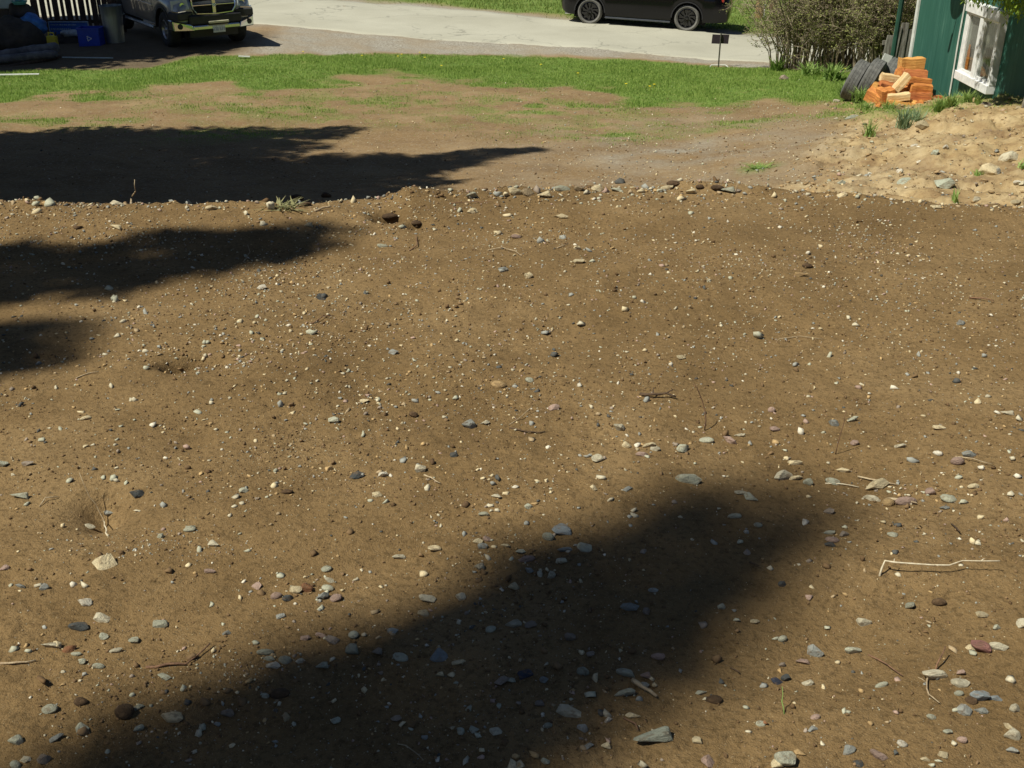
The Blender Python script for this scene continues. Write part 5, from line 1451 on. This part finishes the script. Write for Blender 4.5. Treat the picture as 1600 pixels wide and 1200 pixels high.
def wheel(root, x, y, r, w, rim_r, style, tyre_m, rim_m):
    wh = empty('wheel', (x, y, r)); wh.parent = root
    sgn = 1 if y > 0 else -1
    mb = tyre_mb(r, rim_r, w, 'Y', 40)
    mb.build('tyre', tyre_m, wh, smooth='auto')
    rm = MB(); o_ = sgn * w * .42
    rm.lathe([(rim_r + .006, o_), (rim_r - .012, o_ + sgn * .006), (rim_r - .03, o_ - sgn * .02), (rim_r - .04, o_ - sgn * .12), (.02, o_ - sgn * .13)], 40, 'Y')
    ns = 10 if style == 'twist' else 5
    for k in range(ns):
        a = 6.2832 * k / ns; tw = .42 if style == 'twist' else 0
        wd = .022 if style == 'twist' else .05
        V = []
        for rr_, aa_, ww, oo in ((.05, 0, wd * 1.2, .012), (rim_r * .55, tw * .55, wd, .0), (rim_r - .018, tw, wd * 1.3, .004)):
            c = Vector((rr_ * math.cos(a + aa_), o_ - sgn * (.018 + oo), rr_ * math.sin(a + aa_)))
            t = Vector((-math.sin(a + aa_), 0, math.cos(a + aa_)))
            V += [c - t * ww, c + t * ww, c + t * ww * .7 - Vector((0, sgn * .03, 0)), c - t * ww * .7 - Vector((0, sgn * .03, 0))]
        rm.add(V, [(0, 1, 5, 4), (1, 2, 6, 5), (2, 3, 7, 6), (3, 0, 4, 7), (4, 5, 9, 8), (5, 6, 10, 9), (6, 7, 11, 10), (7, 4, 8, 11)])
    rm.build('rim', rim_m, wh, smooth='auto')
    hb = MB(); hb.lathe([(.001, o_ + sgn * .001), (.04, o_ - sgn * .002), (.055, o_ - sgn * .02), (.055, o_ - sgn * .05)], 16, 'Y'); hb.build('hub_cap', rim_m, wh, smooth='auto')
    return wh
def arch_lip(root, bd, wx, side, mat, name='wheel_arch_trim', t=.035):
    mb = MB(); V = []
    n = 24; R_ = bd.R
    for k in range(n + 1):
        a = math.pi * k / n; x = wx + math.cos(a) * R_; z = bd.zc + math.sin(a) * R_
        x2 = wx + math.cos(a) * (R_ + t); z2 = bd.zc + math.sin(a) * (R_ + t)
        yy = float(np.interp(x, bd.K[:, 0], np.maximum(bd.K[:, 4], bd.K[:, 5]))) * side
        V += [(x, yy + side * .018, z), (x2, yy + side * .014, z2), (x2, yy - side * .02, z2), (x, yy - side * .08, z)]
    mb.add(V, [(4 * k + q, 4 * k + (q + 1) % 4, 4 * k + 4 + (q + 1) % 4, 4 * k + 4 + q) for k in range(n) for q in range(4)])
    return mb.build(name, mat, root, smooth='auto')

# black SUV: x forward
pf, pr = P(922, 37.5, 34.25), P(1070.5, 48.5, 33.55)
hd = (pf - pr); yaw = math.atan2(hd.y, hd.x); pit = math.asin(hd.z / hd.length)
WB = 2.9; scl = 1.0
lat = Vector((-math.sin(yaw), math.cos(yaw), 0))            # left of the car
mid = (pf + pr) / 2
toward = -1 if lat.y > 0 else 1                             # which side faces the camera
suv = empty('parked_suv', mid - lat * toward * .84)
suv.location.z = mid.z
suv.rotation_euler = (0, -pit, yaw)
tag(suv, 'black SUV with black alloy wheels parked across the road', 'car')
M_SUV = paint('black_car_paint', (.002, .002, .004), .0, .16, .25)
M_SUV.node_tree.nodes['Principled BSDF'].inputs['Specular IOR Level'].default_value = .3
bd = Body([(-2.66, .42, .85, .93, .70, .72, .66), (-2.60, .30, .98, 1.12, .86, .86, .74), (-2.40, .27, 1.02, 1.45, .93, .93, .74), (-2.2, .26, 1.05, 1.66, .965, .96, .74), (-1.8, .26, 1.06, 1.75, .98, .975, .76),
           (-.6, .25, 1.03, 1.79, .985, .98, .78), (.1, .25, 1.01, 1.74, .985, .98, .76), (.75, .25, 1.0, 1.25, .985, .975, .80), (1.0, .25, .99, 1.17, .985, .97, .86),
           (1.9, .24, .93, 1.10, .98, .96, .86), (2.12, .24, .88, 1.04, .91, .93, .84), (2.24, .28, .84, 1.0, .82, .87, .78), (2.34, .35, .78, .93, .70, .76, .68), (2.41, .44, .74, .86, .56, .62, .56), (2.44, .52, .70, .78, .42, .5, .46)],
          (1.45, -1.45), .44, .375)
bd.shell(MB()).build('body', M_SUV, suv, smooth='auto')
for side in (1, -1):
    for x0, x1 in ((-.10, .55), (-1.15, -.16), (-2.1, -1.21)):
        mb = MB(); bd.patch(mb, x0, x1, 7, 9, side); mb.build('side_window', M_GLASSD, suv)
    for x0, x1 in ((-.13, .98), (-1.02, -.15)):
        mb = MB()
        bd.patch(mb, x0, x1, 3, 6, side, .008); mb.build('door', M_SUV, suv, smooth='auto')
    mb = MB(); y = side * .99
    mb.box((0, y, .245), (1.95, .05, .05)); mb.build('sill_trim', gmat('satin_sill', (.10, .11, .13), .25, .1, 5, metal=.6), suv, bevel=.012)
    for wx in (1.45, -1.45):
        arch_lip(suv, bd, wx, side, M_BLKP)
        mb = MB(); mb.box((wx, side * .60, .48), (1.05, .12, .62)); mb.build('arch_liner', M_INNER, suv)
        wheel(suv, wx, side * .845, .375, .24, .272, 'twist', M_TYRE, M_BLKG)
    mb = MB(); mb.lathe([(.001, .02), (.05, .015), (.06, 0), (.06, -.03)], 16, 'X', c=(2.255, side * .70, .52)); mb.build('fog_light', M_LENS, suv, smooth='auto')
    mb = MB(); mb.box((2.2, side * .78, .78), (.26, .16, .12), rot=Matrix.Rotation(-side * .5, 3, 'Z')); mb.build('headlight', M_LENS, suv, bevel=.02)
    mb = MB(); mb.box((-2.42, side * .84, .98), (.12, .16, .22)); mb.build('tail_light', M_REDL, suv, bevel=.02)
    mb = MB(); mb.box((-1.98, side * .82, .30), (.10, .12, .06)); mb.build('mud_flap', M_BLKP, suv)
mb = MB(); bd.patch(mb, .16, .72, 10, 12, 1); bd.patch(mb, .16, .72, 10, 12, -1); mb.build('windscreen', M_GLASSD, suv)
mb = MB(); mb.box((2.405, 0, .62), (.05, .95, .26)); mb.build('grille', M_BLKP, suv, bevel=.02)
mb = MB(); mb.box((2.16, 0, .25), (.18, 1.45, .03)); mb.build('front_lip', M_CHROME, suv, bevel=.008)
mb = MB(); mb.box((-2.50, 0, .52), (.10, 1.5, .18)); mb.build('rear_bumper', M_BLKP, suv, bevel=.03)
mb = MB(); mb.box((0, 0, .34), (4.2, 1.3, .12)); mb.build('underbody', M_INNER, suv)

# pale grey pickup truck
psi = R(35)
hv = Vector((math.sin(psi), -math.cos(psi), 0))
fc = G(343, 76, False)
tyaw = math.atan2(hv.y, hv.x)
tr = empty('pickup_truck', fc - hv * 2.66); tr.location.z = (h1(*(fc - hv * 1.0).xy, False) + h1(*(fc - hv * 3).xy, False)) / 2 + .0
tr.rotation_euler = (0, 0, tyaw)
tag(tr, 'silver pickup truck with a big crossbar grille parked in the shade at upper left', 'truck')
M_TRK = paint('silver_truck_paint', (.26, .27, .28), .5, .3)
bt = Body([(-3.02, .62, 1.2, 1.32, .93, .95, .93), (-2.9, .56, 1.22, 1.34, .97, .985, .96), (-1.25, .46, 1.22, 1.34, .985, .99, .96), (-1.2, .46, 1.26, 1.5, .985, .99, .8), (-1.12, .46, 1.28, 1.86, .985, .99, .76),
           (-.2, .46, 1.27, 1.92, .985, .99, .78), (.45, .46, 1.25, 1.86, .985, .985, .76), (1.0, .46, 1.22, 1.36, .985, .98, .82), (1.2, .46, 1.18, 1.31, .985, .98, .84),
           (2.2, .50, 1.10, 1.25, .98, .96, .80), (2.42, .55, 1.04, 1.20, .95, .93, .74), (2.52, .60, .98, 1.14, .88, .88, .66), (2.56, .66, .94, 1.08, .82, .82, .6)],
          (1.72, -1.84), .50, .42)
bt.shell(MB()).build('body', M_TRK, tr, smooth='auto')
M_SILLC = gmat('bright_side_step', (.62, .63, .65), .25, .1, 5, metal=.9)
for side in (1, -1):
    mb = MB(); bt.patch(mb, -.15, .85, 7, 9, side); mb.build('side_window', M_GLASSD, tr)
    mb = MB(); bt.patch(mb, -1.05, -.22, 7, 9, side); mb.build('side_window', M_GLASSD, tr)
    for x0, x1 in ((-.16, 1.08), (-1.08, -.19)):
        mb = MB(); bt.patch(mb, x0, x1, 3, 6, side, .007); mb.build('door', M_TRK, tr, smooth='auto')
    mb = MB(); mb.box((.02, side * 1.0, .92), (2.2, .02, .035)); mb.build('side_moulding', M_SILLC, tr)
    mb = MB(); mb.tube([(-1.1, side * 1.0, .40), (1.1, side * 1.0, .40)], .045, 8); mb.build('side_step', M_SILLC, tr, smooth='auto')
    for wx in (1.72, -1.84):
        arch_lip(tr, bt, wx, side, M_BLKP, t=.05)
        mb = MB(); mb.box((wx, side * .58, .58), (1.1, .12, .7)); mb.build('arch_liner', M_INNER, tr)
        wheel(tr, wx, side * .83, .415, .29, .225, 'spoke', M_TYRED, M_ALLOY)
    # headlight wrapped round the corner
    mb = MB(); y0, y1 = .60, .965
    mb.add([(2.60, side * y0, .94), (2.42, side * y1, .90), (2.38, side * y1, 1.14), (2.55, side * (y0 + .02), 1.18), (2.3, side * y0, .94), (2.2, side * (y1 - .05), .90), (2.2, side * (y1 - .05), 1.12), (2.3, side * y0, 1.16)],
           [(0, 1, 2, 3), (4, 7, 6, 5), (0, 4, 5, 1), (1, 5, 6, 2), (2, 6, 7, 3), (3, 7, 4, 0)])
    hl = mb.build('headlight', M_LENS, tr, bevel=.012)
    mb = MB(); mb.lathe([(.001, -.01), (.055, .0), (.07, .02)], 16, 'X', c=(2.535, side * .74, 1.04)); mb.build('reflector', M_CHROME, hl)
    mb = MB(); mb.box((2.50, side * .78, .905), (.20, .36, .022), rot=Matrix.Rotation(-side * .44, 3, 'Z')); mb.build('headlight_trim', M_CHROME, tr)
    # bumper end: chrome corner with fog light
    mb = MB(); mb.add([(2.70, side * .55, .46), (2.52, side * 1.0, .46), (2.50, side * 1.01, .70), (2.70, side * .60, .60), (2.2, side * .55, .46), (2.16, side * 1.0, .46), (2.16, side * 1.01, .70), (2.2, side * .60, .60)],
                     [(0, 1, 2, 3), (4, 7, 6, 5), (0, 4, 5, 1), (1, 5, 6, 2), (2, 6, 7, 3), (3, 7, 4, 0)])
    mb.build('bumper_end', M_CHROME, tr, bevel=.02)
    mb = MB(); mb.lathe([(.001, .03), (.05, .03), (.062, .015), (.062, -.02)], 18, 'X', c=(2.575, side * .86, .57)); mb.build('fog_light', M_BLKP, tr, smooth='auto')
    mb = MB(); mb.box((2.45, side * .78, .80), (.42, .44, .19), rot=Matrix.Rotation(-side * .32, 3, 'Z')); mb.build('bumper_cover', M_BLKP, tr, bevel=.03)
    mb = MB(); mb.box((1.0, side * 1.12, 1.36), (.12, .2, .24)); mb.build('mirror', M_BLKP, tr, bevel=.03)
mb = MB(); mb.box((2.50, 0, .70), (.34, 1.30, .22)); mb.build('bumper_cover', M_BLKP, tr, bevel=.03)
mb = MB(); mb.box((2.62, 0, .52), (.17, 1.16, .11)); mb.build('bumper_bar', M_CHROME, tr, bevel=.025)
mb = MB(); mb.box((2.40, 0, .36), (.10, 1.2, .16)); mb.build('air_dam', M_BLKP, tr)
mb = MB(); mb.box((2.69, .05, .635), (.04, .50, .055)); mb.build('light_bar', gmat('light_bar_lens', (.60, .56, .40), .3, .1, 12), tr, bevel=.01)
M_PLATE = gmat('plate_white', (.62, .64, .66), .5, .1, 20)
pl = MB(); pl.box((2.715, .03, .475), (.012, .30, .155)); plate = pl.build('number_plate', M_PLATE, tr)
M_PRINT = gmat('plate_print', (.08, .12, .35), .6, .1, 20)
mb = MB()
for k in range(6):
    y = .145 - k * .046 - (.02 if k > 2 else 0)
    for z in (.505, .475, .445): mb.box((2.7225, y, z), (.002, .024, .007))
    mb.box((2.7226, y + .012, .475), (.002, .007, .066)); 
    if k % 2: mb.box((2.7227, y - .012, .46), (.002, .007, .036))
mb.build('plate_characters', M_PRINT, plate)
# grille: chrome surround, centre post, crossbar, dark mesh
gb = MB(); gb.add([(2.585, -.50, .84), (2.585, .50, .84), (2.545, .56, 1.16), (2.545, -.56, 1.16), (2.4, -.50, .84), (2.4, .50, .84), (2.4, .56, 1.16), (2.4, -.56, 1.16)],
                [(0, 1, 2, 3), (4, 7, 6, 5), (0, 4, 5, 1), (1, 5, 6, 2), (2, 6, 7, 3), (3, 7, 4, 0)])
grl = gb.build('grille', M_INNER, tr)
mb = MB(); mb.tube([(2.60, -.53, 1.16), (2.62, -.53, .96), (2.625, -.44, .84), (2.63, 0, .815), (2.625, .44, .84), (2.62, .53, .96), (2.60, .53, 1.16), (2.58, .50, 1.19), (2.59, 0, 1.205), (2.58, -.50, 1.19), (2.60, -.53, 1.16)], .019, 6)
mb.build('grille_surround', M_CHROME, grl, smooth='auto')
mb = MB(); mb.box((2.61, 0, 1.0), (.04, .085, .36)); mb.build('centre_post', M_CHROME, grl, bevel=.01)
mb = MB(); mb.box((2.595, 0, 1.02), (.03, 1.04, .028)); mb.build('crossbar', M_CHROME, grl, bevel=.006)
mb = MB()
for z in np.arange(.865, 1.16, .03):
    mb.box((2.583, 0, z), (.012, .98, .006))
mb.build('mesh', M_BLKP, grl)
# ram style head emblem: shield with two curls
mb = MB(); mb.add([(2.640, -.035, 1.045), (2.640, .035, 1.045), (2.645, .03, 1.0), (2.648, 0, .965), (2.645, -.03, 1.0), (2.632, 0, 1.0)], [(0, 4, 3, 2, 1), (5, 0, 1), (5, 1, 2), (5, 2, 3), (5, 3, 4), (5, 4, 0)])
for s in (1, -1): mb.tube([(2.642, s * .02, 1.04), (2.645, s * .042, 1.045), (2.645, s * .05, 1.015), (2.642, s * .036, .995)], .008, 6)
mb.build('emblem', M_CHROME, grl)
mb = MB(); mb.add([(.98, -.80, 1.38), (.98, .80, 1.38), (.48, .74, 1.86), (.48, -.74, 1.86)], [(0, 1, 2, 3)]); mb.build('windscreen', M_GLASSD, tr)
mb = MB(); mb.box((-2.1, 0, 1.36), (1.6, 1.7, .03)); mb.build('bed_cover', M_BLKP, tr)
mb = MB(); mb.box((-.2, 0, .48), (4.6, 1.2, .14)); mb.build('chassis', M_INNER, tr)

# ------------------------------------------------------------------ picket fence, clutter in the shade
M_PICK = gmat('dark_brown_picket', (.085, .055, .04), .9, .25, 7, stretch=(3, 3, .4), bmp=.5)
a0 = P(50, 46, 30.3); a1 = P(198, 46, 30.3)
z0 = h1((a0.x + a1.x) / 2, 30.3, False)
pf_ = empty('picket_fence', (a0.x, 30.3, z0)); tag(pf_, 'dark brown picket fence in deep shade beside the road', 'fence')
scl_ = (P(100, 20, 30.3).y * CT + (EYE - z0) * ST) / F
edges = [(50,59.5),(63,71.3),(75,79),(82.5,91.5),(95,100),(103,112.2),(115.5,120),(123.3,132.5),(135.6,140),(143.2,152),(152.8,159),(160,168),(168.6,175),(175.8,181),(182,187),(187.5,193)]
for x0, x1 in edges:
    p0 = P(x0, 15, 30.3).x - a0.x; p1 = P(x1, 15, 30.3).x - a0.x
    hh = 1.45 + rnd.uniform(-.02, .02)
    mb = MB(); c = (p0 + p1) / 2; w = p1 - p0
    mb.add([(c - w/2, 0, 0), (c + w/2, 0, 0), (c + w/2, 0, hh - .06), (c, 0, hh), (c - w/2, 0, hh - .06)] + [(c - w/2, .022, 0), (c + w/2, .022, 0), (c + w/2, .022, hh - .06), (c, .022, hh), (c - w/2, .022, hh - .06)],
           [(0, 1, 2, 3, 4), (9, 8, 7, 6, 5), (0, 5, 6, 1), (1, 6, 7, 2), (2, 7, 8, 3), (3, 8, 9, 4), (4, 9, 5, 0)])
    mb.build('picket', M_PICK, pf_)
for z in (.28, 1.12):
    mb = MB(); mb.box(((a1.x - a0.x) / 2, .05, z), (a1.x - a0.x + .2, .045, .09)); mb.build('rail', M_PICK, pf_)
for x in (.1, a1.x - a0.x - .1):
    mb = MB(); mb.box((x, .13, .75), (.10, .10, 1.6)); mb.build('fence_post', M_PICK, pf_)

def at(px, py, Y_):
    g = P(px, py, Y_); g.z = h1(g.x, g.y); return g
def pxs(Y_, z=-2.8): return (Y_ * CT + (EYE - z) * ST) / F
# galvanised bin
Yb = 28.0; s_ = pxs(Yb); g = at(182, 73, Yb)
bn = empty('metal_bin', g); tag(bn, 'tall grey galvanised metal bin between the fence and the truck', 'bin')
M_GALV = gmat('galvanised_steel', (.30, .33, .34), .45, .15, 4, metal=.7, stretch=(3, 3, .4))
mb = MB(); Rb = 15.5 * s_
mb.lathe([(.001, .01), (Rb * .9, 0), (Rb * .9, .02), (Rb * .93, .2), (Rb * .95, .2), (Rb * .95, .22), (Rb * .99, .56), (Rb * 1.01, .56), (Rb * 1.01, .58), (Rb * 1.04, .86), (Rb * 1.07, .87), (Rb * 1.0, .87), (Rb * .95, .4), (.001, .1)], 32)
mb.build('drum', M_GALV, bn, smooth='auto')
for s in (1, -1):
    mb = MB(); mb.tube([(s * Rb * 1.02, -.08, .68), (s * (Rb * 1.02 + .05), -.08, .66), (s * (Rb * 1.02 + .05), .08, .66), (s * Rb * 1.02, .08, .68)], .008, 6); mb.build('handle', M_GALV, bn)
# blue recycling box
M_BLUE = gmat('blue_plastic', (.012, .05, .42), .5, .1, 8)
g = at(145, 72, 27.7); s_ = pxs(27.7)
bb_ = empty('blue_box', g); tag(bb_, 'deep blue plastic recycling box standing left of the metal bin', 'box')
W_, Hb, Db = 33 * s_, 26 * s_, .36
mb = MB(); t_ = 1.0
for c, sz in (((0, -Db / 2, Hb / 2), (W_, .012, Hb)), ((0, Db / 2, Hb / 2), (W_, .012, Hb)), ((-W_ / 2, 0, Hb / 2), (.012, Db - .014, Hb)), ((W_ / 2, 0, Hb / 2), (.012, Db - .014, Hb)), ((0, 0, .012), (W_ - .03, Db - .03, .012))): mb.box(c, sz)
mb.build('shell', M_BLUE, bb_)
mb = MB()
for c, sz in (((0, -Db / 2 - .012, Hb), (W_ + .03, .022, .035)), ((0, Db / 2 + .012, Hb), (W_ + .03, .022, .035)), ((-W_ / 2 - .01, 0, Hb), (.022, Db, .035)), ((W_ / 2 + .01, 0, Hb), (.022, Db, .035))): mb.box(c, sz)
mb.build('rim', M_BLUE, bb_)
mb = MB(); ctr = Vector((.005, -Db / 2 - .008, Hb * .45))
for k in range(3):                        # the chasing-arrows mark
    a = k * 2.0944 + .5; rr_ = .045
    p0 = ctr + Vector((math.cos(a) * rr_, 0, math.sin(a) * rr_)); p1 = ctr + Vector((math.cos(a + 1.5) * rr_, 0, math.sin(a + 1.5) * rr_))
    mb.tube([p0, p1], .012, 4)
    d = (p1 - p0).normalized(); n_ = Vector((d.z, 0, -d.x)); mb.add([p1 + n_ * .028, p1 - n_ * .028, p1 + d * .035], [(0, 1, 2)])
mb.build('recycling_mark', gmat('faded_white_print', (.6, .62, .66), .6, .1, 20), bb_)
# blue signboard
M_SIGNBL = gmat('blue_sign_face', (.02, .12, .46), .5, .1, 10); M_SIGNW = gmat('pale_blue_print', (.34, .46, .60), .5, .2, 30)
g = at(112, 66, 28.6); s_ = pxs(28.6); zb = P(112, 55, 28.6).z - g.z; zt = P(112, 34, 28.6).z - g.z
bs = empty('blue_signboard', g); tag(bs, 'blue board with pale lettering strips leaning before the picket fence', 'signboard')
mb = MB(); mb.box((0, 0, (zb + zt) / 2), (61 * s_, .02, zt - zb)); mb.build('board', M_SIGNBL, bs)
mb = MB(); mb.box((0, -.012, zt), (62 * s_, .03, .022)); mb.box((-30.5 * s_, -.012, (zb + zt) / 2), (.02, .03, zt - zb)); mb.box((30.5 * s_, -.012, (zb + zt) / 2), (.02, .03, zt - zb)); mb.build('edging', M_SIGNW, bs)
mb = MB(); x = -27 * s_
while x < 2 * s_:
    w = rnd.uniform(.02, .045); mb.box((x, -.014, zb + (zt - zb) * .45), (w, .004, .05)); x += w + .014
x = -27 * s_
while x < 12 * s_:
    w = rnd.uniform(.02, .04); mb.box((x, -.014, zb + (zt - zb) * .78), (w, .004, .03)); x += w + .012
mb.build('lettering', M_SIGNW, bs)
mb = MB()
for s in (-1, 1): mb.box((s * 24 * s_, .03, zb / 2), (.03, .03, zb)); 
mb.build('leg', M_PICK, bs)
def lumpy(name, c, size, mat, seed, label, cat, group=None, sub=4, amp=.18, rot=0):
    bm = bmesh.new(); bmesh.ops.create_icosphere(bm, subdivisions=sub, radius=.5)
    from mathutils import noise as mn
    for v in bm.verts:
        n_ = mn.fractal(v.co * 3.0 + Vector((seed * 3.1, 0, 0)), 1.0, 2.0, 4)
        r1 = mn.ridged_multi_fractal(v.co * 2.2 + Vector((0, seed, 0)), .9, 2.1, 4, 1.0, 2.0)
        v.co *= 1 + amp * n_ + amp * .35 * (r1 - 1)
        v.co = Vector((v.co.x * size[0], v.co.y * size[1], v.co.z * size[2]))
    me = bpy.data.meshes.new(name); bm.to_mesh(me); bm.free(); me.polygons.foreach_set('use_smooth', [True] * len(me.polygons)); me.materials.append(mat)
    o = bpy.data.objects.new(name, me); col.objects.link(o); o.location = c; o.rotation_euler = (0, rot, 0)
    return tag(o, label, cat, group)
M_BTARP = gmat('blue_tarpaulin', (.04, .17, .50), .45, .2, 6, bmp=.6)
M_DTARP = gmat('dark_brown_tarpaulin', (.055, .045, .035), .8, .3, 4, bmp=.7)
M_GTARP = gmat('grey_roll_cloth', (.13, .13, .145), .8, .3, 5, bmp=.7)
M_BAG = gmat('pale_plastic_sack', (.40, .44, .46), .6, .2, 9, bmp=.6)
M_YEL = gmat('yellow_plastic', (.55, .45, .03), .5, .12, 8)
s_ = pxs(27.6)
c = P(53, 37, 27.6); lumpy('tarpaulin_bundle', c, (.62, .5, .42), M_BTARP, 3, 'crumpled blue tarpaulin bundle lying on the dark pile', 'tarpaulin', rot=.5)
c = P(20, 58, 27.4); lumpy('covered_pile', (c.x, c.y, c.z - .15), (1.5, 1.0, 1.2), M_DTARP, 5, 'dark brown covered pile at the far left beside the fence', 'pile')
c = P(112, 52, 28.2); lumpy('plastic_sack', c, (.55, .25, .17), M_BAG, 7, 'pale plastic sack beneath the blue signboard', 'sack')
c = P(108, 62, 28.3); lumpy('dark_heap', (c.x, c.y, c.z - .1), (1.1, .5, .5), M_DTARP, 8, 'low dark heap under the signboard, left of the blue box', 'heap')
# rolls lying on the ground
def roll(name, pts, r, mat, label, cat, n=10):
    W3 = [P(*p) for p in pts]; b0 = W3[0].copy()
    fine = []
    for a, b_ in zip(W3, W3[1:]):
        for q in range(8): fine.append(a.lerp(b_, q / 8))
    fine.append(W3[-1])
    mb = MB(); mb.tube([p - b0 for p in fine], [r * (1 + rnd.uniform(-.12, .12)) * (.55 if i in (0, len(fine) - 1) else 1) for i in range(len(fine))], n)
    o = mb.build(name, mat, smooth=True, loc=b0); return tag(o, label, cat, 'rolls and poles lying in the shade')
roll('cloth_roll', [(-40,92,25.6),(20,84,25.8),(60,77,26.1),(92,74,26.4)], .115, M_GTARP, 'thick grey cloth roll, upper one, ending near the yellow can', 'roll')
roll('cloth_roll', [(-40,98,25.3),(30,90,25.5),(90,84,25.9)], .10, M_GTARP, 'second grey cloth roll lying just below the thick one', 'roll')
roll('dark_pole', [(-40,116,24.9),(30,101,25.4),(95,88,26.0)], .045, M_PICK, 'dark slender pole lying lowest before the cloth rolls', 'pole', 8)
g = at(83, 70, 27.2); yc = empty('yellow_can', g); tag(yc, 'yellow plastic fuel can left of the blue signboard', 'fuel can')
mb = MB(); mb.box((0, 0, .17), (.24, .16, .34)); mb.build('container', M_YEL, yc, bevel=.035)
mb = MB(); mb.tube([(-.07, 0, .33), (-.07, 0, .40), (.05, 0, .40), (.07, 0, .33)], .018, 8); mb.build('handle', M_YEL, yc)
mb = MB(); mb.tube([(.08, 0, .33), (.12, 0, .42)], .02, 8); mb.build('spout', M_BLKP, yc)
g = at(166, 72, 28.1); mb = MB(); mb.lathe([(.001, 0), (.05, 0), (.055, .02), (.055, .22), (.03, .27), (.03, .3), (.001, .3)], 16)
tag(mb.build('yellow_jug', M_YEL, loc=g, smooth='auto'), 'small dim yellow jug between the blue box and the metal bin', 'jug')
# pale cabinet and turquoise basin on the pile
c = P(6, 0, 28.0); cb = empty('pale_cabinet', (c.x, c.y, P(6, 14, 28.0).z)); tag(cb, 'pale blue-white cabinet standing at the upper left corner', 'cabinet')
M_CAB = gmat('pale_enamel', (.42, .52, .56), .45, .12, 4)
mb = MB(); mb.box((-.25, .3, .6), (.95, .6, 1.2)); mb.build('case', M_CAB, cb, bevel=.02)
mb = MB(); mb.box((.245, .0, .52), (.03, .05, 1.2)); mb.build('edge_strip', M_WHITE, cb)
mb = MB(); mb.box((-.25, .3, -.22), (.9, .55, .42)); mb.build('stand', M_DTARP, cb)
c = P(31, 6, 28.0); mb = MB(); mb.lathe([(.001, 0), (.12, .0), (.17, .07), (.185, .075), (.185, .06), (.13, -.012), (.001, -.012)], 24)
tag(mb.build('turquoise_basin', gmat('turquoise_plastic', (.12, .42, .40), .5, .1, 8), loc=c, smooth='auto'), 'shallow turquoise basin beside the pale cabinet', 'basin')
c = P(31, 20, 28.0); lumpy('dark_heap', (c.x, c.y + .1, c.z - .05), (.7, .5, .55), M_DTARP, 11, 'dark heap carrying the turquoise basin', 'heap')
# thin pale laths on the ground
for (p0, p1, w, m_, lab) in [((98, 93), (177, 94), .03, M_CAB, 'thin pale lath lying in the shade before the clutter'), ((-30, 121), (62, 119.5), .045, M_WEATH, 'white sunlit lath on the grass at the left edge'),
                             ((373, 91.5), (391, 92), .07, M_WHITE, 'short white scrap of board on the lawn below the truck')]:
    a = G(*p0); b_ = G(*p1); mid_ = (a + b_) / 2
    a.z += .03; b_.z += .03
    mb = MB(); d = b_ - a; mb.box((0, 0, .01), (d.length, w, .02))
    o = mb.build('wooden_lath', m_, loc=(mid_.x, mid_.y, mid_.z + .04)); o.rotation_euler = (0, -math.asin(d.z / d.length), math.atan2(d.y, d.x))
    tag(o, lab, 'lath', 'pale laths lying on the ground')
